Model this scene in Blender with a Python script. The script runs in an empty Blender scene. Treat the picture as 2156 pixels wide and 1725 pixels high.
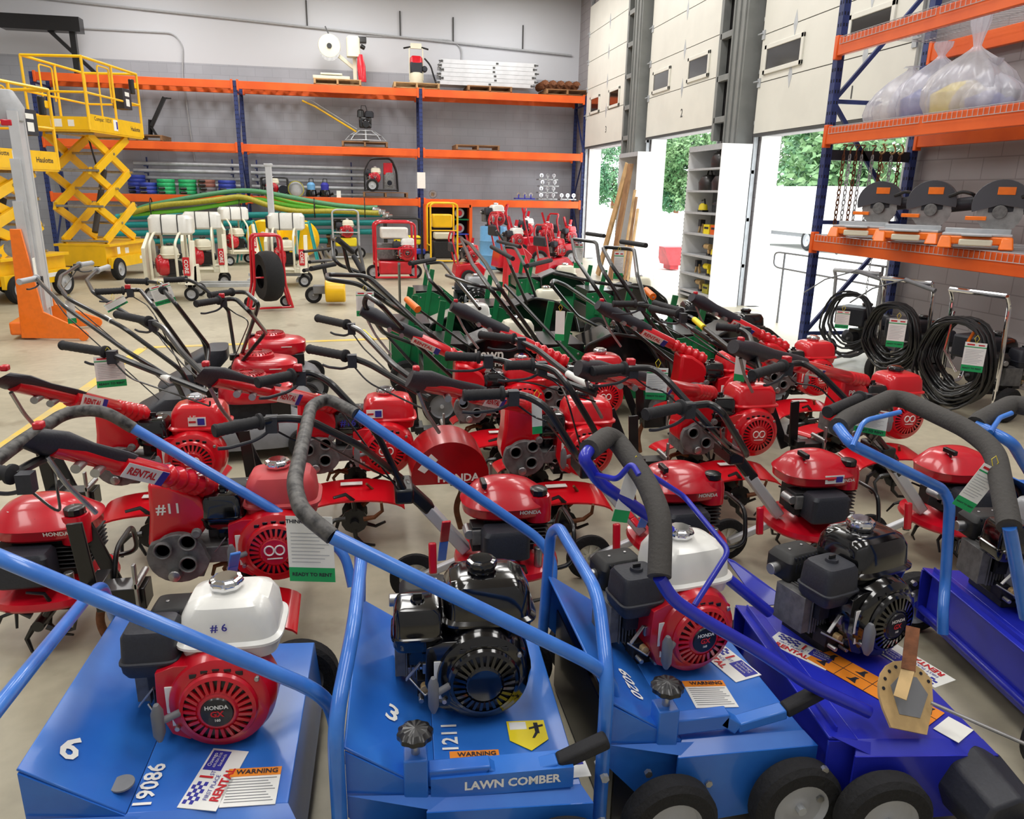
import bpy, bmesh, math, random
from mathutils import Vector, Matrix, Euler
random.seed(7)
PI = math.pi
S = bpy.context.scene
COL = S.collection
# ---------------------------------------------------------------- camera
F, CX, CY, HC = 1580.0, 1078.0, 862.5, 1.6
_y, _p, _r = math.radians(11.3), math.radians(16.1), math.radians(1.1)
fwd = Vector((math.sin(_y)*math.cos(_p), math.cos(_y)*math.cos(_p), -math.sin(_p)))
_rt = Vector((math.cos(_y), -math.sin(_y), 0)); _up = _rt.cross(fwd)
RT = _rt*math.cos(_r)+_up*math.sin(_r); UP = RT.cross(fwd); CAM = Vector((0, 0, HC))
cd = bpy.data.cameras.new('camera'); cam = bpy.data.objects.new('camera', cd); COL.objects.link(cam)
cd.sensor_fit = 'HORIZONTAL'; cd.sensor_width = 36; cd.lens = 36*F/2156; cd.clip_start = .05; cd.clip_end = 400
cam.matrix_world = Matrix(((RT.x, UP.x, -fwd.x, 0), (RT.y, UP.y, -fwd.y, 0), (RT.z, UP.z, -fwd.z, HC), (0, 0, 0, 1)))
S.camera = cam
# ---------------------------------------------------------------- sky, lamps, exposure
S.view_settings.view_transform = 'Standard'; S.view_settings.look = 'None'
S.view_settings.gamma = 1; S.view_settings.exposure = 0.0; S.view_settings.use_curve_mapping = False
W = bpy.data.worlds.new('sky'); S.world = W; W.use_nodes = True
bg = W.node_tree.nodes['Background']; bg.inputs[0].default_value = (0.93, 0.97, 1, 1); bg.inputs[1].default_value = 4.2
def area(name, loc, sx, sy, power, rot=(0, 0, 0), col=(1, .98, .95)):
    l = bpy.data.lights.new(name, 'AREA'); l.shape = 'RECTANGLE'; l.size = sx; l.size_y = sy; l.energy = power; l.color = col
    o = bpy.data.objects.new(name, l); COL.objects.link(o); o.location = loc; o.rotation_euler = rot; return o
for ix, x in enumerate((-4.6, -.4, 3.6)):
    for iy, y in enumerate((.6, 4.6, 9.0, 13.4, 17.6)):
        area('ceiling_lamp', (x, y, 6.3), 1.2, 3.0, 100 if iy < 4 else 150)
# ---------------------------------------------------------------- pixel -> place
def ray(px, py):
    return (fwd+RT*((px-CX)/F)-UP*((py-CY)/F)).normalized()
def az(px, py, z):
    d = ray(px, py); return CAM+d*((z-HC)/d.z)
def ay(px, py, Y):
    d = ray(px, py); return CAM+d*(Y/d.y)
def ax(px, py, X):
    d = ray(px, py); return CAM+d*(X/d.x)
# ---------------------------------------------------------------- materials
MATS = {}
def M(name, col, rough=.5, metal=0., coat=0., noise=0., nscale=20., bump=0., emit=None, col2=None, trans=0., alpha=1.):
    if name in MATS: return MATS[name]
    m = bpy.data.materials.new(name); m.use_nodes = True; nt = m.node_tree; b = nt.nodes['Principled BSDF']
    c = tuple((x/255.0) ** 2.2 for x in col)+(1,)
    b.inputs['Base Color'].default_value = c; b.inputs['Roughness'].default_value = rough
    b.inputs['Metallic'].default_value = metal; b.inputs['Coat Weight'].default_value = coat
    b.inputs['Coat Roughness'].default_value = .08
    if trans: b.inputs['Transmission Weight'].default_value = trans
    if alpha < 1: b.inputs['Alpha'].default_value = alpha
    if noise or bump:
        tc = nt.nodes.new('ShaderNodeTexCoord'); nz = nt.nodes.new('ShaderNodeTexNoise'); nz.inputs['Scale'].default_value = nscale
        nz.inputs['Detail'].default_value = 5; nt.links.new(tc.outputs['Object'], nz.inputs['Vector'])
        if noise:
            mx = nt.nodes.new('ShaderNodeMix'); mx.data_type = 'RGBA'
            c2 = tuple((x/255.0) ** 2.2 for x in col2)+(1,) if col2 else tuple(min(1, v*(1-noise)) for v in c[:3])+(1,)
            rp = nt.nodes.new('ShaderNodeValToRGB'); rp.color_ramp.elements[0].position = .42; rp.color_ramp.elements[1].position = .62
            nt.links.new(nz.outputs['Fac'], rp.inputs[0]); nt.links.new(rp.outputs[0], mx.inputs['Factor'])
            mx.inputs['A'].default_value = c; mx.inputs['B'].default_value = c2; nt.links.new(mx.outputs['Result'], b.inputs['Base Color'])
        if bump:
            bp = nt.nodes.new('ShaderNodeBump'); bp.inputs['Strength'].default_value = bump; bp.inputs['Distance'].default_value = .01
            nt.links.new(nz.outputs['Fac'], bp.inputs['Height']); nt.links.new(bp.outputs['Normal'], b.inputs['Normal'])
    if emit:
        b.inputs['Emission Color'].default_value = c; b.inputs['Emission Strength'].default_value = emit
    MATS[name] = m; return m
M('red', (204, 18, 40), .3, coat=.5, noise=.15, nscale=9); M('dred', (160, 14, 24), .3, coat=.4, noise=.2, nscale=9)
M('fadered', (196, 66, 70), .5, noise=.2, nscale=8)
M('white', (232, 232, 226), .3, coat=.3, noise=.04); M('cream', (226, 222, 200), .4, noise=.06, nscale=6)
M('black', (20, 20, 23), .38, coat=.25, noise=.3, nscale=30); M('gloss', (10, 10, 14), .14, coat=.8)
M('rubber', (38, 38, 41), .75, bump=.2, nscale=60, noise=.2); M('foam', (70, 68, 66), .9, bump=.3, nscale=90)
M('plas', (44, 46, 54), .5, bump=.1, nscale=120, noise=.15)
M('chrome', (235, 235, 238), .1, metal=1); M('steel', (178, 178, 178), .35, metal=.9, noise=.2); M('alu', (206, 208, 212), .45, metal=.35, noise=.1, nscale=4)
M('cast', (120, 120, 120), .6, metal=.4, noise=.3, nscale=30, bump=.3); M('galv', (186, 190, 194), .5, metal=.3, noise=.15, nscale=10)
M('blue', (50, 116, 208), .35, coat=.3, noise=1, col2=(42, 104, 198), nscale=5); M('bluetube', (62, 124, 214), .32, coat=.4, noise=1, col2=(52, 112, 204), nscale=12)
M('indigo', (40, 50, 186), .35, coat=.3, noise=1, col2=(34, 42, 168), nscale=5)
M('green', (10, 112, 66), .4, coat=.3, noise=.2, nscale=7); M('teal', (30, 150, 150), .5, noise=.1); M('tag_green', (30, 160, 90), .6)
M('orange', (236, 100, 34), .45, noise=1, col2=(222, 88, 28), nscale=2); M('orange2', (250, 122, 30), .4, coat=.3, noise=.08)
M('rackblue', (44, 58, 112), .5, noise=.25, nscale=9); M('yellow', (250, 196, 10), .4, coat=.2, noise=.08, nscale=5); M('lyellow', (246, 222, 40), .5)
M('wood', (196, 160, 112), .7, noise=.3, nscale=6); M('wood2', (150, 112, 76), .7, noise=.3, nscale=6); M('rust', (120, 74, 46), .8, noise=.4, nscale=30, bump=.4)
M('paper', (240, 240, 234), .7, noise=.03); M('ink', (40, 40, 52), .7); M('inkred', (200, 34, 44), .6); M('inkblue', (52, 54, 158), .6); M('inkorange', (240, 140, 40), .6)
M('worn', (86, 84, 82), .5, noise=1, col2=(24, 24, 26), nscale=40); M('grey', (120, 122, 126), .5, noise=.1); M('lgrey', (176, 178, 182), .5, noise=.08)
M('hosegreen', (112, 200, 60), .5, noise=.1); M('hoseolive', (168, 160, 50), .5, noise=.2, nscale=30); M('hosedark', (80, 140, 100), .5, noise=.1)
M('brass', (206, 174, 122), .45, metal=.3, noise=.2)
M('tread', (28, 28, 30), .85, bump=.5, nscale=80, noise=.2); M('rim', (222, 218, 196), .5)
M('lblue', (110, 170, 220), .4, noise=.06)
# ---------------------------------------------------------------- mesh builder
class MB:
    def __init__(s): s.v = []; s.f = []; s.fm = []; s.ms = []; s.T = Matrix(); s.m = 0
    def mat(s, n):
        if n not in s.ms: s.ms.append(n)
        s.m = s.ms.index(n); return s
    def av(s, pts):
        i = len(s.v); s.v += [tuple(s.T @ Vector(p)) for p in pts]; return i
    def af(s, f): s.f.append(f); s.fm.append(s.m)
    def box(s, c, d, R=None):
        x, y, z = (k/2 for k in d); P = [(-x, -y, -z), (x, -y, -z), (x, y, -z), (-x, y, -z), (-x, -y, z), (x, -y, z), (x, y, z), (-x, y, z)]
        c = Vector(c)
        if R is not None: P = [R @ Vector(p) for p in P]
        i = s.av([Vector(p)+c for p in P])
        for q in ((0, 3, 2, 1), (4, 5, 6, 7), (0, 1, 5, 4), (1, 2, 6, 5), (2, 3, 7, 6), (3, 0, 4, 7)): s.af([i+k for k in q])
        return s
    def bar(s, a, b, w, h, up=(0, 0, 1)):      # a box from a to b, w across, h along "up"
        a = Vector(a); b = Vector(b); d = (b-a); L = d.length; d.normalize(); u = Vector(up)
        x = d.cross(u)
        if x.length < 1e-4: x = d.cross(Vector((1, 0, 0)))
        x.normalize(); z = x.cross(d)
        R = Matrix((x, d, z)).transposed(); return s.box((a+b)/2, (w, L, h), R)
    def rings(s, R, close=True, cap=True, flip=False):   # R list of rings (lists of points)
        n = len(R[0]); ids = [s.av(r) for r in R]
        for a, b in zip(ids, ids[1:]):
            for k in range(n if close else n-1):
                q = [a+k, a+(k+1) % n, b+(k+1) % n, b+k]; s.af(q[::-1] if flip else q)
        if cap:
            s.af([ids[0]+k for k in range(n)][::-1 if not flip else 1]); s.af([ids[-1]+k for k in range(n)][::1 if not flip else -1])
        return s
    def cyl(s, a, b, r, r2=None, n=16, cap=True):
        a = Vector(a); b = Vector(b); r2 = r if r2 is None else r2; d = (b-a).normalized()
        x = d.orthogonal().normalized(); y = d.cross(x)
        g = lambda c, q: [c+(x*math.cos(t*2*PI/n)+y*math.sin(t*2*PI/n))*q for t in range(n)]
        return s.rings([g(a, r), g(b, r2)], cap=cap)
    def tube(s, pts, r, n=10, fil=.0, close=False, step=5):
        P = [Vector(p) for p in pts]
        if fil:
            Q = []; N = len(P)
            for i, p in enumerate(P):
                if not close and (i == 0 or i == N-1): Q.append(p); continue
                a = P[i-1]; b = P[(i+1) % N]; da = (a-p); db = (b-p)
                k = min(fil, da.length*.48, db.length*.48); A = p+da.normalized()*k; B = p+db.normalized()*k
                for t in range(step+1):
                    u = t/step; Q.append(A*(1-u)**2+p*2*u*(1-u)+B*u*u)
            P = Q
        N = len(P); rad = r if callable(r) else (lambda u: r)
        T = []
        for i in range(N):
            a = P[i-1] if (i or close) else P[0]; b = P[(i+1) % N] if (i < N-1 or close) else P[-1]
            T.append((b-a).normalized())
        x = T[0].orthogonal().normalized(); R = []
        for i in range(N):
            x = (x-T[i]*x.dot(T[i])).normalized(); y = T[i].cross(x); q = rad(i/(N-1))
            R.append([P[i]+(x*math.cos(t*2*PI/n)+y*math.sin(t*2*PI/n))*q for t in range(n)])
        if close: R.append(R[0]); return s.rings(R, cap=False)
        return s.rings(R)
    def lathe(s, prof, o=(0, 0, 0), d=(0, 0, 1), n=32, scal=0, ns=8, cap=True, x0=None, arc=None):
        o = Vector(o); d = Vector(d).normalized(); x = (Vector(x0) if x0 else d.orthogonal()).normalized(); y = d.cross(x); R = []
        for r, h in prof:
            ring = []
            for t in range(n):
                a = t*2*PI/n; q = r*(1+scal*math.cos(ns*a)) if r > .001 else .0005
                ring.append(o+d*h+(x*math.cos(a)+y*math.sin(a))*q)
            R.append(ring)
        return s.rings(R, cap=cap)
    def sup(s, secs, e=5, n=32, ax='z'):       # rounded-box loft: (h, cx, cy, hx, hy)
        R = []
        for h, cx, cy, hx, hy in secs:
            ring = []
            for t in range(n):
                a = t*2*PI/n; c, q = math.cos(a), math.sin(a)
                px = cx+hx*math.copysign(abs(c)**(2/e), c); py = cy+hy*math.copysign(abs(q)**(2/e), q)
                ring.append({'z': (px, py, h), 'x': (h, px, py), 'y': (py, h, px)}[ax])
            R.append(ring)
        return s.rings(R)
    def prism(s, poly, a, b):                  # polygon points (3D list) extruded by vector b-a
        a = Vector(a); b = Vector(b); return s.rings([[Vector(p)+a for p in poly], [Vector(p)+b for p in poly]])
    def plate(s, P, t):                        # 3D polygon with thickness t (downwards along its normal)
        P = [Vector(p) for p in P]; nrm = (P[1]-P[0]).cross(P[2]-P[0]).normalized()
        return s.rings([[p-nrm*t for p in P], P])
    def text(s, body, O, X, Y, size, ext=.0006, font=None, bold=0., center=True, cond=1.):
        key = ('txt', body, bold)
        if key not in TXT:
            c = bpy.data.curves.new('t', 'FONT'); c.body = body; c.size = 1; c.align_x = 'CENTER'; c.align_y = 'CENTER'; c.resolution_u = 2; c.offset = bold; c.fill_mode = 'FRONT'
            o = bpy.data.objects.new('t', c); me = bpy.data.meshes.new_from_object(o)
            TXT[key] = ([tuple(v.co) for v in me.vertices], [list(p.vertices) for p in me.polygons])
            bpy.data.objects.remove(o); bpy.data.curves.remove(c); bpy.data.meshes.remove(me)
        V, Fc = TXT[key]; X = Vector(X).normalized(); Y = Vector(Y).normalized(); Z = X.cross(Y); O = Vector(O)
        i = s.av([O+X*(v[0]*size*cond)+Y*(v[1]*size)+Z*ext for v in V])
        for f in Fc: s.af([i+k for k in f])
        return s
    def build(s, name, parent=None, bevel=0., sharp=35, loc=None, seg=2, solid=0):
        me = bpy.data.meshes.new(name); me.from_pydata(s.v, [], s.f)
        for n in s.ms or ['black']: me.materials.append(MATS[n])
        for p, k in zip(me.polygons, s.fm): p.material_index = k; p.use_smooth = True
        me.update(); bm = bmesh.new(); bm.from_mesh(me)
        bmesh.ops.recalc_face_normals(bm, faces=bm.faces) if len(s.f) < 60000 else None
        bm.to_mesh(me); bm.free()
        me.set_sharp_from_angle(angle=math.radians(sharp))
        o = bpy.data.objects.new(name, me); COL.objects.link(o); o.parent = parent
        if loc is not None: o.location = loc
        if bevel:
            b = o.modifiers.new('b', 'BEVEL'); b.width = bevel; b.segments = seg; b.limit_method = 'ANGLE'; b.angle_limit = math.radians(40); b.harden_normals = False
        return o
TXT = {}
def empty(name, loc=(0, 0, 0), rz=0., parent=None, rot=None, sc=None):
    o = bpy.data.objects.new(name, None); COL.objects.link(o); o.location = loc; o.rotation_euler = rot or (0, 0, rz); o.parent = parent
    o.empty_display_size = .1
    if sc: o.scale = (sc, sc, sc)
    return o
def tag(o, label=None, cat=None, group=None, kind=None):
    for k, v in (('label', label), ('category', cat), ('group', group), ('kind', kind)):
        if v: o[k] = v
    return o
def thing(name, label, cat, loc=(0, 0, 0), rz=0., group=None, sc=None): return tag(empty(name, loc, rz, sc=sc), label, cat, group)
def kids(o): return [c for c in KID.get(o.name, [])]
def dup(root, loc=None, rz=None, label=None, group=None, parent=None):
    c = root.copy(); COL.objects.link(c); c.parent = parent
    if parent is None:
        if loc is not None: c.location = loc
        if rz is not None: c.rotation_euler = (0, 0, rz)
        if label: c['label'] = label
        if group: c['group'] = group
    for ch in list(root.children): dup(ch, parent=c)
    return c
def struct(o): o['kind'] = 'structure'; return o
def Rz(a): return Matrix.Rotation(a, 4, 'Z')
def basis(o, x, y, z):
    x, y, z = (Vector(k).normalized() for k in (x, y, z)); m = Matrix((x, y, z)).transposed().to_4x4(); m.translation = Vector(o); return m
# ================================================================ the hall
XW, YB = 5.72, 20.6
def nodemat(name):
    m = bpy.data.materials.new(name); m.use_nodes = True; MATS[name] = m; nt = m.node_tree
    return m, nt, nt.nodes['Principled BSDF'], (lambda t: nt.nodes.new(t)), (lambda a, b: nt.links.new(a, b))
def srgb(*c): return tuple((x/255) ** 2.2 for x in c)+(1,)
# concrete floor
m, nt, b, N, L = nodemat('concrete')
tc = N('ShaderNodeTexCoord'); n1 = N('ShaderNodeTexNoise'); n1.inputs['Scale'].default_value = .9; n1.inputs['Detail'].default_value = 8
n2 = N('ShaderNodeTexNoise'); n2.inputs['Scale'].default_value = 14; n2.inputs['Detail'].default_value = 6
L(tc.outputs['Object'], n1.inputs['Vector']); L(tc.outputs['Object'], n2.inputs['Vector'])
r1 = N('ShaderNodeValToRGB'); r1.color_ramp.elements[0].color = srgb(168, 160, 138); r1.color_ramp.elements[1].color = srgb(196, 188, 164)
r1.color_ramp.elements[0].position = .3; r1.color_ramp.elements[1].position = .62
L(n1.outputs['Fac'], r1.inputs[0]); mx = N('ShaderNodeMix'); mx.data_type = 'RGBA'; mx.blend_type = 'MULTIPLY'; mx.inputs['Factor'].default_value = .35
L(r1.outputs[0], mx.inputs['A']); L(n2.outputs['Fac'], mx.inputs['B']); n3 = N('ShaderNodeTexNoise'); n3.inputs['Scale'].default_value = 2.6; n3.inputs['Detail'].default_value = 5; L(tc.outputs['Object'], n3.inputs['Vector'])
r3 = N('ShaderNodeValToRGB'); r3.color_ramp.elements[0].position = .62; r3.color_ramp.elements[1].position = .72; L(n3.outputs['Fac'], r3.inputs[0])
m3 = N('ShaderNodeMix'); m3.data_type = 'RGBA'; m4 = N('ShaderNodeMath'); m4.operation = 'MULTIPLY'; m4.inputs[1].default_value = .45; L(r3.outputs[0], m4.inputs[0]); L(m4.outputs[0], m3.inputs['Factor'])
L(mx.outputs['Result'], m3.inputs['A']); m3.inputs['B'].default_value = srgb(104, 88, 66); L(m3.outputs['Result'], b.inputs['Base Color']); b.inputs['Roughness'].default_value = .42
bm_ = MB().mat('concrete'); bm_.box((-1.5, 9.6, -.1), (14.44, 23.2, .2)); f = struct(bm_.build('floor'))
# block wall material: courses as thin joints
def blockmat(name, c, cj, upper=None, zsplit=4.44, bw=.4, bh=.2, axis='x'):
    m, nt, b, N, L = nodemat(name); tc = N('ShaderNodeTexCoord'); sp = N('ShaderNodeSeparateXYZ'); cb = N('ShaderNodeCombineXYZ')
    L(tc.outputs['Object'], sp.inputs[0]); L(sp.outputs[0 if axis == 'x' else 1], cb.inputs[0]); L(sp.outputs[2], cb.inputs[1])
    br = N('ShaderNodeTexBrick'); br.inputs['Scale'].default_value = 1; br.inputs['Brick Width'].default_value = bw; br.inputs['Row Height'].default_value = bh
    br.inputs['Mortar Size'].default_value = .006; br.inputs['Color1'].default_value = srgb(*c); br.inputs['Color2'].default_value = srgb(*[k*.97 for k in c]); br.inputs['Mortar'].default_value = srgb(*cj)
    L(cb.outputs[0], br.inputs['Vector']); out = br.outputs['Color']
    nz = N('ShaderNodeTexNoise'); nz.inputs['Scale'].default_value = 1.3; nz.inputs['Detail'].default_value = 7; L(tc.outputs['Object'], nz.inputs['Vector'])
    mm = N('ShaderNodeMix'); mm.data_type = 'RGBA'; mm.blend_type = 'MULTIPLY'; mm.inputs['Factor'].default_value = .3; L(out, mm.inputs['A']); L(nz.outputs['Fac'], mm.inputs['B']); out = mm.outputs['Result']
    if upper:
        gt = N('ShaderNodeMath'); gt.operation = 'GREATER_THAN'; gt.inputs[1].default_value = zsplit; L(sp.outputs[2], gt.inputs[0])
        m2 = N('ShaderNodeMix'); m2.data_type = 'RGBA'; L(gt.outputs[0], m2.inputs['Factor']); L(out, m2.inputs['A']); m2.inputs['B'].default_value = srgb(*upper); out = m2.outputs['Result']
    L(out, b.inputs['Base Color']); b.inputs['Roughness'].default_value = .75
blockmat('blocks_back', (182, 185, 194), (166, 169, 178), upper=(206, 208, 214))
blockmat('blocks_side', (172, 166, 168), (146, 140, 142), axis='y')
blockmat('blocks_left', (176, 178, 182), (160, 162, 166), upper=(206, 208, 214), axis='y')
M('doorwhite', (222, 220, 210), .5, noise=.05, nscale=2); M('darkpane', (34, 30, 30), .12, coat=.6); M('seal', (70, 70, 70), .7); M('ceil', (190, 190, 188), .8, noise=.05)
M('colgrey', (128, 130, 128), .6, noise=.12, nscale=4); M('darkgap', (36, 34, 36), .8, noise=.2); M('brickred', (96, 50, 44), .8, noise=.3, nscale=12)
b_ = MB().mat('blocks_back').box((-1.5, YB+.15, 3.2), (14.5, .3, 6.8)); struct(b_.build('wall_back'))
b_ = MB().mat('blocks_left').box((-8.75, 9.6, 3.2), (.3, 23.2, 6.8)); struct(b_.build('wall_left'))
b_ = MB().mat('blocks_left').box((-1.5, -2.1, 3.2), (14.5, .3, 6.8)); struct(b_.build('wall_front'))
b_ = MB().mat('ceil').box((-1.5, 9.3, 6.7), (15, 23.4, .2)); struct(b_.build('ceiling'))
# door wall with three openings
DO = [(7.45, 10.62, 2.46), (11.95, 15.0, 2.68), (16.3, 19.3, 2.7)]
b_ = MB().mat('blocks_side'); z1 = 6.6
ys = [-2]
for y0, y1, zz in DO:
    b_.mat('blocks_side').box((XW+.15, (ys[-1]+y0)/2, z1/2), (.3, y0-ys[-1], z1)); b_.box((XW+.15, (y0+y1)/2, (zz+z1)/2+.0), (.3, y1-y0, z1-zz)); ys.append(y1)
b_.box((XW+.15, (ys[-1]+YB)/2, z1/2), (.3, YB-ys[-1], z1)); struct(b_.build('wall_right'))
# lower ledge of block wall near the rack (a pilaster band)
# sectional doors lifted straight up along the wall
def sect_door(i, y0, y1, z0, wins, num, hs=(.62, .62, .62, .62, .62), hw=None):
    r = thing('sectional_door', 'white sectional overhead door raised over the %s opening, marked %s' % (['nearest, partly behind the orange rack', 'middle', 'farthest'][i], num), 'overhead door', (XW-.09, (y0+y1)/2, z0), group=None)
    w = y1-y0+.06; z = 0; p = MB(); g = MB().mat('seal'); hg = MB().mat('galv')
    for k, h in enumerate(hs):
        p.mat('doorwhite').box((0, 0, z+h/2), (.05, w, h-.012)); g.box((.003, 0, z+h-.004), (.04, w-.01, .014))
        if k < len(hs)-1:
            for yy in ([-w*.03] if i else [-.78, .78]):
                hg.plate([(-.028, yy-.05, z+h), (-.028, yy, z+h-.16), (-.028, yy+.05, z+h), (-.028, yy, z+h+.16)][::-1], .006)
            for yy in (-w/2+.03, w/2-.03): hg.box((-.03, yy, z+h), (.02, .07, .12)); hg.cyl((-.05, yy, z+h+.02), (-.05, yy+math.copysign(.12, yy), z+h+.02), .012, n=8)
        z += h
    g.box((0, 0, -.02), (.06, w, .04)); p.mat('seal').text(num, (-.0275, -w*.05 if i else -.62, .3), (0, -1, 0), (0, 0, 1), .2, bold=.01)
    p.build('door_panels', r); g.build('weather_seal', r); hg.build('hinge_plates', r)
    for (ya, yb, za, zb) in wins:
        wf = MB().mat('doorwhite'); c = (ya+yb)/2-(y0+y1)/2; zc = (za+zb)/2-z0; W_ = abs(yb-ya); H_ = zb-za; t = .06
        for s in (-1, 1): wf.box((-.035, c+s*(W_/2), zc), (.03, t, H_+t)); wf.box((-.035, c, zc+s*H_/2), (.03, W_+t, t))
        o = wf.build('window_frame', r, bevel=.006); MB().mat('darkpane').box((-.03, c, zc), (.012, W_, H_)).build('pane', o)
    return r
sect_door(0, 7.45, 10.62, 2.48, [(10.5, 9.58, 3.28, 3.6), (8.6, 7.85, 3.28, 3.6)], '1', hs=(.68, .62, .62, .62, .62, .3))
sect_door(1, 11.95, 15.0, 2.70, [(14.78, 13.98, 3.5, 3.84), (13.15, 12.35, 3.5, 3.84)], '2', hs=(.72, .62, .62, .62, .62))
sect_door(2, 16.3, 19.3, 2.74, [(18.95, 18.25, 3.5, 3.84), (17.5, 16.8, 3.5, 3.84)], '3', hs=(.72, .62, .62, .62, .62))
M('reveal', (246, 246, 246), .6, noise=.02)
for i, (y0, y1, zz) in enumerate(DO):
    struct(MB().mat('reveal').box((XW+.16, y1-.004, zz/2), (.31, .01, zz)).build('trim_%d' % (20+i))); struct(MB().mat('reveal').box((XW+.16, y0+.004, zz/2), (.31, .01, zz)).build('trim_%d' % (30+i)))
# vertical tracks, jambs, columns between the doors
for i, (y0, y1, zz) in enumerate(DO):
    for s, y in ((-1, y0), (1, y1)):
        t = MB().mat('galv'); t.box((XW-.05, y+s*.06, 3.3), (.06, .03, 6.6)); t.box((XW-.02, y+s*.1, 3.3), (.04, .05, 6.6))
        for k in range(9): t.box((XW-.06, y+s*.075, .6+k*.68), (.05, .06, .05))
        struct(t.build('trim_%d' % (i*2+(s > 0)+1)))
def column(yc, w, name_i):
    # steel column: two channels tied by rungs, black gap between, grey pipe chase beside it
    c = thing('steel_column', ['grey steel ladder column between the nearest and the middle overhead door', 'grey steel ladder column between the middle and the farthest overhead door'][name_i], 'column', (XW-.16, yc, 0))
    f = MB().mat('colgrey')
    for s in (-1, 1): f.box((0, s*w/2, 4.5), (.12, .09, 4.1))
    for k in range(7): f.box((-.02, 0, 2.75+k*.6), (.08, w, .09))
    f.build('channel_frame', c, bevel=.006); MB().mat('darkgap').box((.1, 0, 4.5), (.05, w, 4.1)).build('dark_backing', c)
    return c
column(11.58, .42, 0); column(15.95, .42, 1)
for i, (ya, yb) in enumerate(((10.85, 11.3), (15.2, 15.66))):
    d = MB().mat('colgrey').box((XW-.14, (ya+yb)/2, 4.45), (.26, yb-ya, 4.2))
    for k in range(3): d.mat('colgrey').box((XW-.28, ya+.06+k*(yb-ya-.12)/2, 4.45), (.03, .03, 4.2))
    tag(d.build('pipe_chase', bevel=.008), ['ribbed grey sheet metal chase on the pier above the tool shelf', 'ribbed grey sheet metal chase on the pier above the lumber shelf'][i], 'wall chase')
# conduit on back wall
pz = lambda x: 5.35-.05*(x+2)
cb = MB().mat('lgrey'); cb.tube([(-8, YB-.05, 5.68), (5.5, YB-.05, 5.05)], .025, n=8)
tag(cb.build('pipe'), 'thin horizontal grey pipe high along the back wall', 'pipe')
hg = None
for i, px in enumerate((647, 843, 955, 1102)):
    P = ay(px, 60+i*6, YB-.1); Q = ay(px, 52+i*6, YB-.1)
    h = MB().mat('seal').box((0, 0, 0), (.03, .03, .55)); o = tag(h.build('pipe_hanger', loc=(P.x, YB-.03, 5.46-.047*(P.x+2)+.25)), 'dark hanger rod on the pipe along the back wall', 'pipe hanger', 'hanger rods of the pipe on the back wall')
cb = MB().mat('lgrey'); cb.tube([ay(170, 60, YB-.03), ay(365, 70, YB-.03), ay(385, 95, YB-.03), ay(384, 160, YB-.03), ay(410, 340, YB-.03)], .018, n=6, fil=.2)
tag(cb.build('conduit'), 'thin conduit bending down the back wall above the left rack bay', 'conduit')
cb = MB().mat('lgrey'); cb.tube([ay(770, 75, YB-.03), ay(950, 85, YB-.03), ay(972, 100, YB-.03), ay(972, 185, YB-.03)], .018, n=6, fil=.2)
tag(cb.build('conduit'), 'thin conduit bending down behind the stacked aluminium ladders', 'conduit')
P = ay(90, 60, 19.9); tag(MB().mat('black').box((0, 0, 0), (1.6, .3, .3)).box((.6, 0, -.5), (.12, .12, 1.2)).bar((.1, 0, -.1), (1.1, 0, -1.1), .08, .08).build('roof_truss', loc=(P.x, 19.9, P.z+.1)), 'black steel truss end in the upper left corner by the back wall', 'steel truss')
# floor stripes
M('stripe', (236, 196, 76), .5, noise=1, col2=(206, 184, 120), nscale=6)
for nm, a, b2 in (('long', (-2.28, 4.4), (-2.24, 8.15)), ('cross', (-2.24, 8.17), (.9, 8.5))):
    a = Vector((*a, .002)); b2 = Vector((*b2, .002)); s_ = MB().mat('stripe').bar(a, b2, .09, .003)
    struct(s_.build('floor_marking'))
# outdoors
M('outground', (235, 235, 228), .8, noise=.05, nscale=.5); 
b_ = MB().mat('outground').box((36, 14, -.12), (60.4, 90, .2)); struct(b_.build('ground_outside'))
# ================================================================ pallet racks
M('hole', (16, 20, 34), .8)
def post(mb, x, y, h, w=.08, d=.07, face='y'):
    mb.mat('rackblue').box((x, y, h/2), (w, d, h)) if face == 'y' else mb.mat('rackblue').box((x, y, h/2), (d, w, h))
    mb.mat('rackblue').box((x, y, .01), (.14, .14, .02))
    for k in range(int(h/.1)):
        z = .12+k*.1
        if z > h-.05: break
        if face == 'y':
            for s in (-1, 1): mb.mat('hole').box((x+s*.02, y-d/2, z), (.013, .003, .03))
        else:
            for s in (-1, 1): mb.mat('hole').box((x-d/2, y+s*.02, z), (.003, .013, .03)); mb.box((x+s*.015, y-w/2, z), (.012, .003, .03))
def uframe(parent, p, q, h, face='y', panels=3):
    m = MB(); post(m, *p, h, face=face); post(m, *q, h, face=face); m.mat('rackblue'); P = Vector((*p, 0)); Q = Vector((*q, 0)); st = h/panels
    for k in range(panels+1):
        z = .2+k*(h-.4)/panels; a = P+Vector((0, 0, z)); b = Q+Vector((0, 0, z)); m.bar(a, b, .03, .04)
        if k < panels:
            z2 = z+(h-.4)/panels; c = (P if k % 2 else Q)+Vector((0, 0, z2)); a2 = (Q if k % 2 else P)+Vector((0, 0, z)); m.bar(a2, c, .03, .04)
    return m.build('upright_frame', parent)
def beam(parent, a, b, h=.17, step=True):
    m = MB().mat('orange').bar(a, b, .05, h); a = Vector(a); b = Vector(b); d = (b-a).normalized()
    for p, s in ((a, 1), (b, -1)): m.bar(p+d*s*.0, p+d*s*.05, .07, h+.06)
    return m.build('beam', parent, bevel=.006)
ra = thing('pallet_rack', 'long three level pallet rack of blue posts and orange beams along the back wall', 'pallet rack', (0, 0, 0))
XP = [-6.95, -2.73, 1.5, 5.62]; YF, YR = 19.44, 20.35
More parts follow.
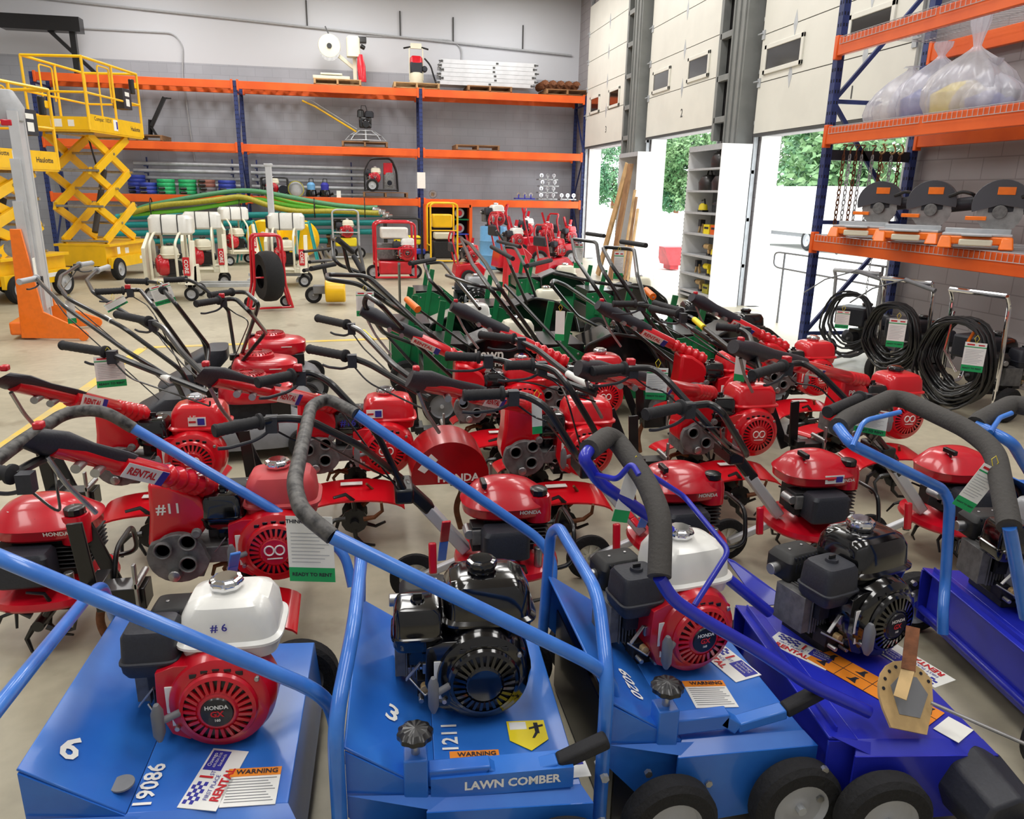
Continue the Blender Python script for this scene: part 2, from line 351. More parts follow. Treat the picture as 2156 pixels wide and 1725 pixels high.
for x in XP: uframe(ra, (x, YF), (x, YR), 3.95)
for a, b in zip(XP, XP[1:]):
    for z in (1.33, 2.5, 3.86):
        for y in (YF-.03, YR): beam(ra, (a+.04, y, z), (b-.04, y, z))
        if z != 2.5 or a < 0:
            dk = MB().mat('wood2' if z > 3 else 'galv'); n = 14
            for k in range(n): dk.box((a+.25+k*(b-a-.5)/(n-1), (YF+YR)/2, z+.075), (.14 if z > 3 else .02, YR-YF-.02, .02))
            dk.build('deck_boards' if z > 3 else 'deck_wires', ra)
ZT = {1: 1.425, 2: 2.59, 3: 3.955}
rr = thing('pallet_rack', 'tall blue and orange pallet rack at right holding miter saws and plastic bags', 'pallet rack', (0, 0, 0))
XF, XR2, YE, YN = 4.65, 5.63, 7.27, 3.1
uframe(rr, (XF, YE), (XR2, YE), 3.9, face='x', panels=3); uframe(rr, (XF, YN), (XR2, YN), 3.9, face='x', panels=3)
RZ = [1.165, 2.2, 3.01]
for z in RZ:
    for x in (XF-.05, XR2): beam(rr, (x, YE-.03, z), (x, YN+.03, z), h=.155)
    w = MB().mat('lgrey')                       # wire deck, its ends dropping over the beam
    for s in range(3):
        y0 = YE-.12-s*1.32
        for k in range(25): yy = y0-k*.053; w.tube([(XF-.085, yy, z+.02), (XF-.085, yy, z+.085), (XR2+.03, yy, z+.085)], .0028, n=5)
        for xx, zz in ((XF-.085, z+.02), (XF-.085, z+.085), (XF+.2, z+.088), (XF+.5, z+.088), (XF+.8, z+.088)): w.tube([(xx, y0, zz), (xx, y0-24*.053, zz)], .003, n=5)
    w.build('wire_deck', rr)
MB().mat('plas').bar((XF+.02, YE, RZ[1]-.17), (XR2-.02, YE, RZ[1]-.17), .03, .1).build('hanging_bar', rr)
# ---------------------------------------------------------------- pallets on the back rack
def pallet(w=1.1, d=.9, mat='wood'):
    r = empty('pallet'); m = MB().mat(mat)
    for k in range(7): m.box((0, -d/2+.06+k*(d-.12)/6, .125), (w, .09, .018))
    m.build('deck_boards', r)
    for s in (-1, 0, 1): MB().mat(mat).box((s*(w/2-.03), 0, .068), (.045, d, .09)).build('stringer', r)
    m = MB().mat(mat)
    for s in (-1, 0, 1): m.box((0, s*(d/2-.07), .014), (w, .09, .018))
    m.build('bottom_boards', r); return r
PW = pallet(); PW2 = pallet(mat='wood2')
PL = [(PW, 717, 3, 'pale wood pallet on the top rack level under the masonry saw'), (PW, 877, 3, 'pale wood pallet on the top rack level under the red power unit'),
      (PW2, 1025, 3, 'dark wood pallet under the stacked aluminium planks'), (PW2, 1182, 3, 'low wood pallet at right end of top level under rusty augers'),
      (PW2, 768, 2, 'dark wood pallet under the power trowel on the middle level'), (PW2, 1001, 2, 'empty weathered wood pallet on the middle rack level'),
      (PW2, 808, 1, 'wood pallet under the red and white trash pump'), (PW2, 300, 2, 'wood pallet at left on the middle level under the black post')]
used = set(); PP = {}
for src, px, lv, lab in PL:
    p = ay(px, 300, 19.88); o = src if id(src) not in used else dup(src); used.add(id(src)); o.location = (p.x, 19.88, ZT[lv]); tag(o, lab, 'pallet', 'pallets on the back rack'); PP[(lv, px)] = o.location.copy()
TP = .134
# masonry saw (top level)
b = ay(717, 175, 19.85); r = thing('masonry_saw', 'cream masonry saw with round blade guard standing on a pallet', 'saw', (b.x, 19.85, ZT[3]+TP))
m = MB().mat('cream').box((-.2, 0, .05), (.85, .5, .07)); m.box((-.2, 0, .13), (.5, .4, .04)); m.build('table', r, bevel=.01)
m = MB().mat('cream').bar((.35, .1, 0), (.35, .1, .62), .09, .09); m.bar((.35, .1, .3), (-.1, 0, .62), .06, .08); m.build('stand', r, bevel=.006)
m = MB().mat('cream').lathe([(.0, -.06), (.25, -.06), (.26, -.04), (.26, .04), (.25, .06), (0, .06)], (-.22, -.05, .75), (0, 1, 0), n=32); g = m.build('blade_guard', r)
MB().mat('steel').lathe([(0, -.004), (.24, -.004), (.24, .004), (0, .004)], (-.22, -.1, .66), (0, 1, 0), n=40).build('blade', r); MB().mat('black').lathe([(0, 0), (.06, 0), (.05, .03), (0, .03)], (-.22, -.115, .75), (0, -1, 0)).build('flange', r)
m = MB().mat('cream').sup([(.55, .33, .05, .16, .16), (.95, .33, .05, .16, .16), (1.0, .33, .05, .12, .12)]); m.build('motor_housing', r)
MB().mat('black').box((.52, .05, .93), (.24, .2, .14)).cyl((.5, 0, .8), (.6, 0, .75), .05).build('air_filter', r, bevel=.02); MB().mat('black').bar((-.22, 0, 1.0), (-.3, 0, 1.18), .03, .03).build('handle', r)
m = MB().mat('red').sup([(0, .52, -.05, .09, .07), (.35, .5, -.05, .1, .08), (.6, .48, -.05, .06, .05)], n=16); m.build('red_hose_bag', r)
# power unit with handlebars
b = ay(877, 185, 19.85); r = thing('power_auger', 'red engined power unit with T handlebar and cream drum on a pallet', 'power auger', (b.x, 19.85, ZT[3]+TP))
MB().mat('cream').lathe([(.16, 0), (.17, .02), (.15, .25), (.12, .27), (0, .27)], (0, 0, 0)).build('drum', r)
m = MB().mat('plas').box((0, 0, .38), (.28, .2, .24)).cyl((.2, -.05, .36), (.2, .1, .36), .07); m.build('engine', r, bevel=.02); MB().mat('red').sup([(.48, 0, 0, .15, .1), (.6, 0, 0, .14, .09), (.64, 0, 0, .1, .06)]).build('fuel_tank', r)
m = MB().mat('cream'); 
for s in (-1, 1): m.tube([(s*.16, 0, .1), (s*.16, 0, .8), (s*.12, 0, .88)], .015)
m.box((0, 0, .86), (.26, .06, .12)); m.build('frame', r, bevel=.004)
m = MB().mat('black')
for s in (-1, 1): m.cyl((s*.12, 0, .84), (s*.3, 0, .8), .02)
m.build('grips', r); MB().mat('rubber').tube([(.2, 0, .6), (.35, 0, .45), (.42, -.02, .2), (.48, -.05, .02)], .02, fil=.1).build('hose', r)
# stacked aluminium planks
b0 = ay(920, 185, 19.7).x; b1 = ay(1128, 190, 19.7).x
for k in range(6):
    m = MB().mat('alu'); L0 = b1-b0; m.box((0, 0, 0), (L0-.1, .03, .09)); m.box((0, .5, 0), (L0-.1, .03, .09)); m.box((0, .25, .035), (L0-.14, .5, .012))
    r = thing('scaffold_plank', ['aluminium scaffold plank at the bottom of the stack beside the wall corner', 'second aluminium scaffold plank from the bottom of the stack', 'third aluminium scaffold plank from the bottom of the stack', 'third aluminium scaffold plank from the top of the stack', 'second aluminium scaffold plank from the top of the stack', 'topmost aluminium scaffold plank of the stack'][k], 'scaffold plank', ((b0+b1)/2+(-.05, .04, -.02, .05, 0, .03)[k], 19.6, ZT[3]+.134+.05+k*.095+.0), group='aluminium planks stacked on the top rack level')
    m.build('deck', r); m = MB().mat('seal')
    for s in (-1, 1): m.box((s*L0/2*.93, 0, 0), (.05, .05, .05)); m.box((s*L0/2*.97, -.02, .0), (.06, .02, .03))
    m.box((.1+.05*(k % 3), -.018, 0), (.06, .01, .04)); m.build('end_hooks', r)
b = ay(1182, 190, 19.8)
for k in range(5):
    m = MB().mat('rust'); m.cyl((0, -.4, 0), (0, .4, 0), .03)
    R = []
    for t in range(50):
        a = t*.75; y = -.4+t*.016; R.append([(math.cos(a)*q, y, math.sin(a)*q) for q in (.03, .1)])
    for A, B_ in zip(R, R[1:]):
        i = m.av(A+B_); m.af([i, i+1, i+3, i+2])
    o = m.build('auger_bit', loc=(b.x-.5+k*.2, 19.85, ZT[3]+.134+.105)); tag(o, 'rusty spiral auger bit lying on the low pallet in the wall corner', 'auger bit', 'rusty augers at the right end of the top level')
# middle level: trowel, black post
b = ay(770, 290, 19.8); r = thing('power_trowel', 'walk behind power trowel with long yellow handle on the middle rack level', 'power trowel', (b.x, 19.85, ZT[2]+TP))
m = MB().mat('galv')
for z, q in ((.03, .5), (.16, .38), (.26, .2)): m.tube([(q*math.cos(t*PI/10), q*math.sin(t*PI/10), z) for t in range(20)], .012, n=6, close=True)
for t in range(8):
    a = t*PI/4; m.tube([(.5*math.cos(a), .5*math.sin(a), .03), (.38*math.cos(a), .38*math.sin(a), .16), (.2*math.cos(a), .2*math.sin(a), .26)], .01, n=6)
m.build('guard_ring', r); MB().mat('steel').box((0, 0, .02), (.8, .14, .01)).box((0, 0, .025), (.14, .8, .01)).cyl((0, 0, .02), (0, 0, .3), .05).build('blades', r)
MB().mat('gloss').box((0, 0, .45), (.3, .28, .25)).cyl((.02, -.16, .42), (.02, -.1, .42), .11).build('engine', r, bevel=.03); MB().mat('black').sup([(.58, -.1, 0, .09, .1), (.72, -.1, 0, .08, .09), (.75, -.1, 0, .05, .06)]).build('air_filter', r)
MB().mat('plas').sup([(.58, .1, 0, .11, .12), (.68, .1, 0, .11, .12), (.72, .1, 0, .08, .09)]).tube([(-.1, 0, .7), (-.08, 0, .84), (.02, 0, .84), (.06, 0, .7)], .01).build('fuel_tank', r)
p = ay(636, 212, 19.85)-r.location; MB().mat('yellow').tube([(-.22, 0, .24), (p.x+.3, 0, p.z-.12), (p.x, 0, p.z)], .022).build('handle', r); MB().mat('galv').tube([(-.2, .03, .3), (p.x+.2, .03, p.z+.02)], .014).build('clutch_rod', r)
a = ay(318, 262, 19.8); c = ay(346, 200, 19.8); r = thing('jack_stand', 'black leaning steel post on the middle rack level by the scissor lift', 'jack post', (a.x, 19.8, ZT[2]+TP))
d_ = c-a; MB().mat('black').bar((0, 0, .2), (d_.x, 0, .2+d_.z), .1, .08).box((d_.x+.06, 0, .2+d_.z-.02), (.16, .08, .03)).build('post', r, bevel=.01); MB().mat('black').bar((-.05, .05, 0), (0, 0, .35), .07, .07).bar((.1, 0, 0), (0, 0, .2), .05, .05).box((0, 0, .01), (.3, .2, .02)).build('base', r)
# lower level: pipes, coils, pumps
for k in range(5):
    for j in range(2):
        if k == 0 and j == 0: continue
        xa = ay(285, 345+k*13, 20.1).x if j == 0 else -2.6; xb = -2.85 if j == 0 else ay(768, 345, 20.1).x
        o = MB().mat('galv').cyl((xa, 20.2-.12*(k % 2), 0), (xb, 20.2-.12*(k % 2), 0), .045).build('steel_tube', loc=(0, 0, ZT[1]+.05+k*.16))
        tag(o, ['long grey tube in the left bay, behind the green hose coils', 'long grey tube in the centre bay, left of the trash pump'][j], 'tube', ['grey tubes stored above the hose coils', 'grey tubes stored left of the trash pump'][j])
for j, x_ in enumerate((-3.05, -2.48, -.2, -5.0)):
    m = MB().mat('rackblue'); m.bar((0, 0, 0), (0, 0, .84), .03, .03)
    for k in range(5): m.bar((0, -.3, .05+k*.16-.055), (0, .05, .05+k*.16-.055), .03, .02)
    tag(m.build('tube_rest', loc=(x_, 20.28, ZT[1])), 'blue bracket arm stand carrying the grey tubes', 'tube rest', 'bracket stands carrying the grey tubes')
def coil(matn, h, r0=.2):
    m = MB().mat(matn)
    n = int(h/.085)
    for k in range(n): m.lathe([(r0*.3, k*.085), (r0-.01, k*.085+.003), (r0, k*.085+.02), (r0, k*.085+.065), (r0-.01, k*.085+.082), (r0*.3, k*.085+.083)], n=28, cap=False)
    m.mat('black').cyl((0, -r0+.02, .04), (-.12, -r0-.06, .04), .03); m.mat('black').cyl((0, -r0+.02, .13), (-.12, -r0-.06, .13), .03)
    return m
M('coilgreen', (44, 180, 110), .5, noise=.15); M('coilblue', (52, 70, 170), .5, noise=.15); M('coilbrown', (150, 96, 84), .6, noise=.15); M('coilgrey', (120, 116, 120), .6)
for px, mt, h, dz, lab in ((351, 'coilgreen', .38, 0, 'green flat hose coil stack, the left one of two'), (396, 'coilgreen', .36, 0, 'green flat hose coil stack, the right one of two'), (438, 'coilgrey', .17, 0, 'grey hose coil under the brown coil'),
                           (436, 'coilbrown', .17, .176, 'brown hose coil on top of a grey coil'), (479, 'coilblue', .4, 0, 'blue flat hose coil left of the blue rack post'), (313, 'coilblue', .26, 0, 'blue hose coil right behind the scissor arms'), (290, 'coilblue', .5, .0, 'tall blue hose coil half hidden by the scissor lift')):
    p = ay(px, 400, 19.68 if px != 290 else 20.02); tag(coil(mt, h).build('hose_coil', loc=(p.x, p.y, ZT[1]+dz)), lab, 'hose coil')
# ================================================================ small engines (recoil starter faces local -Y)
ECACHE = {}
def part(key, name, parent, fn, bevel=0., sharp=35, label=None):
    if key in ECACHE:
        o = ECACHE[key].copy(); COL.objects.link(o); o.parent = parent
        for k in ('label',):
            if k in o: del o[k]
    else:
        o = fn().build(name, parent, bevel=bevel, sharp=sharp); ECACHE[key] = o
    if label: o['label'] = label
    return o
M('engdark', (48, 48, 50), .5, metal=.3, noise=.3, nscale=40); M('mufblack', (34, 34, 35), .55, noise=.2, nscale=30)
M('gredred', (208, 18, 34), .28, coat=.6)
def gx_engine(parent, loc, rz=0., shroud='red', tank='white', cap='chrome', filt='plas', badge=True, sc=1., mark=None, name='engine', logo=False, stick=None, strip=False, fnum=None):
    k0 = (shroud, tank, cap, filt, badge, logo)
    def crank():
        m = MB().mat('engdark'); m.box((.0, .03, .012), (.22, .18, .024)); m.box((.01, .03, .1), (.17, .17, .16)); m.cyl((.01, .1, .11), (.01, .18, .11), .05)
        m.mat('cast').cyl((.01, .14, .106), (.01, .2, .106), .012)
        for t in range(8): m.box((-.09-t*.011, .02, .14), (.004, .13, .13))
        m.box((-.12, .02, .14), (.09, .09, .09)); m.mat('cast').box((-.185, .02, .14), (.03, .12, .12)); m.mat('engdark').box((-.1, -.06, .07), (.08, .05, .05))
        for x in (-.13, -.08, -.03): m.mat('steel').cyl((x, -.12, .04+abs(x+.08)*.3), (x, -.09, .04+abs(x+.08)*.3), .008, n=6)
        m.mat('steel').box((-.1, -.11, .15), (.05, .012, .03)).bar((-.13, -.115, .17), (-.17, -.115, .12), .012, .004); m.tube([(-.06, -.09, .1), (-.12, -.13, .08), (-.16, -.08, .1)], .004, n=6)
        m.mat('brass').cyl((-.12, -.1, .09), (-.12, -.12, .09), .012)
        return m
    e = part(('crank',), name, parent, crank, bevel=.003); e.location = loc; e.rotation_euler = (0, 0, rz); e.scale = (sc,)*3
    CXs, CZs = .035, .135
    def shroudf():
        m = MB().mat(shroud); m.lathe([(.05, -.06), (.128, -.058), (.136, -.04), (.134, .02), (.122, .05), (.1, .062), (.094, .062)], (CXs, -.1, CZs), (0, -1, 0), n=40, cap=False)
        m.lathe([(0, .035), (.094, .035), (.097, .062)], (CXs, -.1, CZs), (0, -1, 0), n=40, cap=False)
        m.rings([[(-.12, y, .12), (-.115, y, .225), (-.07, y, .24), (.1, y, .24), (.15, y, .2), (.1, y, .1), (-.05, y, .03), (-.09, y, .05)] for y in (-.055, -.14)])
        for a in range(5): m.mat('black').box((CXs+.0+(-.055+.0275*a), -.1605, CZs+.098-(a-2)**2*.0025), (.018, .003, .012))
        m.mat('steel').cyl((-.07, -.14, .08), (-.07, -.165, .08), .007, n=8).cyl((.13, -.14, .2), (.13, -.16, .2), .007, n=8)
        m.mat('paper').box((-.085, -.142, .15), (.022, .003, .075)).box((-.075, -.142, .085), (.022, .003, .02))
        return m
    part(('shroud', shroud), 'fan_shroud', e, shroudf, bevel=.004, label='red fan housing' if shroud == 'red' else None)
    def rec():
        m = MB().mat('black').lathe([(0, 0), (.086, 0), (.086, .01), (0, .01)], (CXs, -.16, CZs), (0, -1, 0), n=36)
        m.mat(shroud); n = 26
        for t in range(n):
            a = t*2*PI/n; u = Vector((math.cos(a), 0, math.sin(a))); m.bar(Vector((CXs, -.178, CZs))+u*.05, Vector((CXs, -.168, CZs))+u*.088, .008, .012, up=(0, 1, 0))
        m.lathe([(.083, .012), (.092, .008), (.096, .0), (.094, -.01), (.083, -.01)], (CXs, -.165, CZs), (0, -1, 0), n=36, cap=False)
        m.lathe([(0, .02), (.045, .02), (.053, .014), (.053, .0), (0, 0)], (CXs, -.165, CZs), (0, -1, 0), n=32)
        if badge: m.mat('black').lathe([(0, .024), (.038, .024), (.041, .019)], (CXs, -.165, CZs), (0, -1, 0), n=28)
        if badge:
            m.mat('paper').text('HONDA', (CXs, -.1895, CZs+.016), (1, 0, 0), (0, 0, 1), .015, bold=.03); m.mat('inkred').text('GX', (CXs, -.1895, CZs-.003), (1, 0, 0), (0, 0, 1), .022, bold=.04); m.mat('paper').text('160', (CXs, -.1895, CZs-.02), (1, 0, 0), (0, 0, 1), .01, bold=.03)
        if logo:
            m.mat('paper')
            for s in (-1, 1): m.tube([(CXs+s*.017+.015*math.cos(t*PI/8), -.187, CZs+.008+.017*math.sin(t*PI/8)) for t in range(16)], .003, n=5, close=True)
            m.box((CXs, -.187, CZs-.022), (.05, .002, .004))
        return m
    part(('rec', shroud, badge, logo), 'recoil_cover', e, rec)
    part(('pull',), 'pull_handle', e, lambda: MB().mat('grey').sup([(-.05, -.1, -.2, .006, .008), (-.03, -.1, -.2, .014, .016), (.03, -.1, -.2, .014, .016), (.05, -.1, -.2, .006, .008)], n=12, e=2.5).cyl((-.1, -.2, 0), (-.05, -.16, .0), .009), label='grey recoil pull grip').location = (0, 0, .13)
    def tankf():
        m = MB().mat(tank); x, y = .055, -.01
        m.sup([(.228, x, y, .085, .07), (.238, x, y, .118, .098), (.262, x, y, .124, .104), (.2665, x, y, .134, .114), (.2715, x, y, .134, .114), (.276, x, y, .122, .102), (.318, x, y, .116, .096), (.338, x, y, .1, .082), (.345, x, y, .075, .06)], e=4.5, n=44)
        m.mat(tank).lathe([(.038, 0), (.036, .008)], (x-.012, y+.01, .343), n=24)
        return m
    t_ = part(('tank', tank), 'fuel_tank', e, tankf, label={'white': 'white fuel tank', 'red': 'red fuel tank', 'gloss': 'glossy black fuel tank'}.get(tank))
    t_.scale.z = 1.35; t_.location.z = .27*(1-1.35)
    if strip: MB().mat('lyellow').plate([(.0, -.072, .3665), (.11, -.072, .3665), (.11, -.045, .3705), (.0, -.045, .3705)], .002).build('warning_strip', e)['label'] = 'yellow warning strip'
    if fnum: MB().mat('inkblue').text(fnum, (-.135, -.1265, .27), (1, 0, 0), (0, 0, 1), .045, bold=.02).build('number_mark', e)
    cp_ = part(('cap', cap), 'tank_cap', e, lambda: MB().mat('chrome' if cap == 'chrome' else 'gloss').lathe([(0, 0), (.036, 0), (.041, .004), (.043, .016), (.039, .024), (.03, .026), (.028, .03), (0, .03)], (.043, 0, .35), n=48, scal=.035, ns=8), label='chrome fuel cap' if cap == 'chrome' else 'black fuel cap'); cp_.location.z = .0255
    if filt:
        def fl():
            m = MB().mat(filt); x, y = -.135, -.06
            m.sup([(.2, x, y, .06, .055), (.215, x, y, .068, .062), (.235, x, y, .07, .064), (.2375, x, y, .073, .067), (.2425, x, y, .073, .067), (.245, x, y, .068, .062), (.305, x, y, .064, .058), (.318, x, y, .056, .05), (.321, x, y, .045, .04)], e=6, n=36)
            m.lathe([(.02, 0), (.018, .008), (0, .008)], (x, y, .321), n=16).mat('black').bar((x-.012, y, .333), (x+.012, y, .333), .005, .014); m.mat(filt).box((x+.01, y+.02, .17), (.07, .05, .08)); return m
        part(('filt', filt), 'air_filter', e, fl)
    def muf():
        m = MB().mat('mufblack'); x, y = -.11, .1
        m.sup([(.2, x, y, .07, .05), (.215, x, y, .076, .056), (.265, x, y, .076, .056), (.285, x, y, .062, .044), (.288, x, y, .055, .04)], e=7, n=36)
        for t in range(8): m.mat('hole').box((x-.05+t*.0145, y-.0555, .25), (.006, .004, .03))
        for t in range(8): m.mat('hole').box((x-.05+t*.0145, y-.045, .277), (.006, .014, .012))
        m.mat('steel').cyl((x-.07, y, .235), (x-.105, y, .235), .018).cyl((x-.03, y, .287), (x-.03, y, .291), .006, n=6).cyl((x+.03, y+.01, .287), (x+.03, y+.01, .291), .006, n=6); return m
    part(('muf',), 'muffler', e, muf, bevel=.002)
    if mark or stick:
        m = MB()
        if mark: m.mat(mark[1]).text(mark[0], (.04, -.111, .32), (1, 0, 0), (0, -.06, 1), mark[2], bold=.015)
        if stick: m.mat('paper').plate([(.0+stick, -.114, .285), (.075+stick, -.114, .285), (.075+stick, -.110, .325), (stick, -.110, .325)], .002).mat('inkblue').box((stick+.055, -.1145, .305), (.03, .002, .03)).mat('inkred').box((stick+.018, -.1145, .305), (.03, .002, .008))
        m.build('tank_marking', e)
    return e
# ================================================================ blue lawn combers (forward +X, far side +Y)
def rental_sticker(m, O, X, Y, w=.17, h=.085):
    O = Vector(O); X = Vector(X).normalized(); Y = Vector(Y).normalized(); Z = X.cross(Y)
    q = lambda a, b, c=0: O+X*(a*w)+Y*(b*h)+Z*c
    m.mat('paper').plate([q(-.5, -.5, .0015), (q(.5, -.5, .0015)), q(.5, .5, .0015), q(-.5, .5, .0015)], .0015)
    m.mat('inkblue').plate([q(.12, -.05, .0025), q(.46, -.05, .0025), q(.46, .44, .0025), q(.12, .44, .0025)], .001)
    for a in range(6):
        for b in range(4):
            if (a+b) % 2: m.plate([q(-.44+a*.06, .08+b*.09, .0025), q(-.38+a*.06, .08+b*.09, .0025), q(-.38+a*.06, .17+b*.09, .0025), q(-.44+a*.06, .17+b*.09, .0025)], .001)
    m.mat('inkred').text('1', q(.0, .2, .001), X, Y, h*.5, ext=.002, bold=.02); m.mat('inkblue').text('ST', q(.07, .1, .001), X, Y, h*.16, ext=.002)
    m.mat('inkblue').text('FIRST PLACE', q(-.16, -.08, .001), X, Y, h*.16, ext=.002); m.mat('inkred').text('RENTAL', q(-.1, -.32, .001), X, Y, h*.32, ext=.002, bold=.03)
    m.mat('paper').text('Oswego', q(.29, .32, .002), X, Y, h*.15, ext=.002); m.text('630-554-3135', q(.29, .18, .002), X, Y, h*.1, ext=.002); m.text('Sandwich', q(.29, .05, .002), X, Y, h*.12, ext=.002)
def warn_sticker(m, O, X, Y, w=.11, h=.1):
    O = Vector(O); X = Vector(X).normalized(); Y = Vector(Y).normalized(); Z = X.cross(Y); q = lambda a, b, c=0: O+X*(a*w)+Y*(b*h)+Z*c
    m.mat('paper').plate([q(-.5, -.5, .0015), q(.5, -.5, .0015), q(.5, .5, .0015), q(-.5, .5, .0015)], .0015)
    m.mat('inkorange').plate([q(-.5, .28, .0025), q(.5, .28, .0025), q(.5, .5, .0025), q(-.5, .5, .0025)], .001); m.mat('ink').text('WARNING', q(.05, .38, .002), X, Y, h*.17, ext=.002, bold=.02)
    m.mat('grey')
    for k in range(9): m.plate([q(-.44, .2-k*.075, .0022), q(.44-.1*((k*7) % 4)*.5, .2-k*.075, .0022), q(.44-.1*((k*7) % 4)*.5, .215-k*.075, .0022), q(-.44, .215-k*.075, .0022)], .0005)
def wheel(parent, loc, R=.1, w=.05, rim='rim', ax=(0, 1, 0), name='wheel', spokes=0, hub='grey'):
    def f():
        m = MB().mat('tread'); m.lathe([(R*.62, -w/2), (R*.9, -w/2), (R, -w*.3), (R, w*.3), (R*.9, w/2), (R*.62, w/2)], (0, 0, 0), ax, n=36, cap=False)
        if not spokes: m.mat(rim).lathe([(0, -w*.3), (R*.2, -w*.3), (R*.3, -w*.2), (R*.55, -w*.25), (R*.64, -w*.45), (R*.64, w*.45), (R*.55, w*.25), (R*.3, w*.2), (R*.2, w*.3), (0, w*.3)], (0, 0, 0), ax, n=32)
        else:
            m.mat(rim).lathe([(R*.6, -w*.4), (R*.84, -w*.45), (R*.84, w*.45), (R*.6, w*.4)], (0, 0, 0), ax, n=36, cap=False); m.lathe([(0, -w*.4), (R*.2, -w*.4), (R*.2, w*.4), (0, w*.4)], (0, 0, 0), ax, n=16)
            A = Vector(ax).normalized(); u = A.orthogonal().normalized(); v = A.cross(u)
            for t in range(spokes):
                a = t*2*PI/spokes; d = u*math.cos(a)+v*math.sin(a); m.bar(d*R*.15, d*R*.64, .012, w*.5, up=A)
            m.lathe([(R*.15, -w*.05), (R*.8, -w*.05), (R*.8, w*.05), (R*.15, w*.05)], (0, 0, 0), ax, n=32, cap=False)
        m.mat('galv').lathe([(0, -w*.55), (R*.1, -w*.55), (R*.1, w*.55), (0, w*.55)], (0, 0, 0), ax, n=8); return m
    o = part(('wheel', R, w, rim, ax, spokes), name, parent, f); o.location = loc; return o
def lworld(r, P):     # world point -> local of an unscaled, z-rotated root
    return Matrix.Rotation(-r.rotation_euler.z, 4, 'Z') @ (Vector(P)-r.location)
HW = .29              # half width of a comber deck
KC = 1.1; TC = Matrix.Translation((0, 0, -.16)) @ Matrix.Scale(KC, 4)
def ac(px, py, z): return az(px, py, HC+(z-HC)*KC)
def CB():
    m = MB(); m.T = TC; return m
def comber(label, loc, rz, paint='blue', hang=None, eng={}, number=None, num_pos=None, serial=None, text=None, loop=True, lever=True, stickers=(), legs=True, levs=(), wx=(-.06, .25), nofront=False, plain=False, eloc=(.14, .0, .4), ez=0., esc=.87):
    r = thing('lawn_comber', label, 'lawn comber', (loc[0]*KC, loc[1]*KC, 0), rz, 'blue walk behind lawn combers in the front row')
    zr, zb, zf = .53, .4, .385; xr, xb, xf = -.19, -.01, .3
    m = CB().mat(paint)
    if plain: zr = .41; xr = -.08
    for Y0, Y1 in ((-HW, HW),):
        m.plate([(xr, Y0, zr), (xb, Y0, zb), (xb, Y1, zb), (xr, Y1, zr)], .006); m.plate([(xb, Y0, zb), (xf, Y0, zf), (xf, Y1, zf), (xb, Y1, zb)], .006)
        m.plate([(xf, Y0, zf), (xf+.015, Y0, .2), (xf+.015, Y1, .2), (xf, Y1, zf)], .006)
    m.build('deck', r, bevel=.002)
    for s, nm in ((-1, 'side_plate'), (1, 'side_plate')):
        y = s*HW; q = CB().mat(paint); P = [(xr, y, zr-.01), (xb, y, zb-.004), (xf, y, zf-.004), (xf+.015, y, .21), (xf, y, .19), (xb, y, .18), (xb-.06, y, .22), (xr-.0, y, .36)]
        q.prism(P, (0, -.003, 0), (0, .003, 0)); 
        if s < 0: q.plate([(xb-.02, y-.03, zb-.02), (xf+.02, y-.03, zf-.02), (xf, y, zf), (xb, y, zb)], .005); q.prism([(xb-.02, y-.03, zb-.02), (xf+.02, y-.03, zf-.02), (xf+.02, y-.03, .2), (xb-.02, y-.03, .19)], (0, -.003, 0), (0, .003, 0))
        for a, b in ((.05, .3), (.25, .3), (-.1, .35), (-.1, .27)): q.mat('steel').cyl((a, y-.008*1 if s > 0 else y-.038, b), (a, y+.008 if s > 0 else y-.028, b), .009, n=6)
        q.build(nm, r)
    gp = CB().mat(paint); gp.plate([(xr+.0, -HW-.01, .42), (xb+.04, -HW-.032, zb-.03), (xb+.03, -HW-.005, zb-.005)], .004); gp.build('gusset', r)
    rp = CB().mat(paint if plain else 'black').prism([(xr+.03, -HW+.02, .22 if plain else .16), (xr+.03, HW-.02, .22 if plain else .16), (xr+.03, HW-.02, .42), (xr+.03, -HW+.02, .42)], (-.004, 0, 0), (0, 0, 0)); rp.build('rear_panel' if plain else 'rubber_flap', r)
    ro = CB().mat('engdark').cyl((.12, -HW+.01, .26), (.12, HW-.01, .26), .03)
    for k in range(16): ro.bar((.12, -HW+.03+k*.034, .26), (.12+.08*math.cos(k*1.3), -HW+.03+k*.034, .26+.08*math.sin(k*1.3)), .006, .02)
    ro.build('rotor', r)
    for sx in wx:
        for sy in (-1, 1):
          if not (nofront and sy < 0 and sx > .2): wheel(r, (sx*KC, sy*(HW+(.075 if sy < 0 else .04))*KC, .12), .12, .065, rim='lgrey')
    ax_ = CB().mat(paint)
    for sx in wx: ax_.cyl((sx, -HW-.07, .2545), (sx, HW+.05, .2545), .013)
    ax_.build('axles', r)
    if loop:   # lifting loop on the rear end
        x = xr-.015; CB().mat('bluetube' if paint == 'blue' else paint).tube([(x, -HW-.02, .17), (x, -HW-.02, .6), (x+.03, -HW+.16, .7), (x+.03, HW-.05, .7), (x+.02, HW+.0, .66), (x, HW+.0, .2)], .016, n=12, fil=.07).build('lift_loop', r)
        for z in (.24, .36): CB().mat('galv').cyl((x, -HW-.045, z), (x, -HW+.01, z), .01, n=6).build('bolt', r)
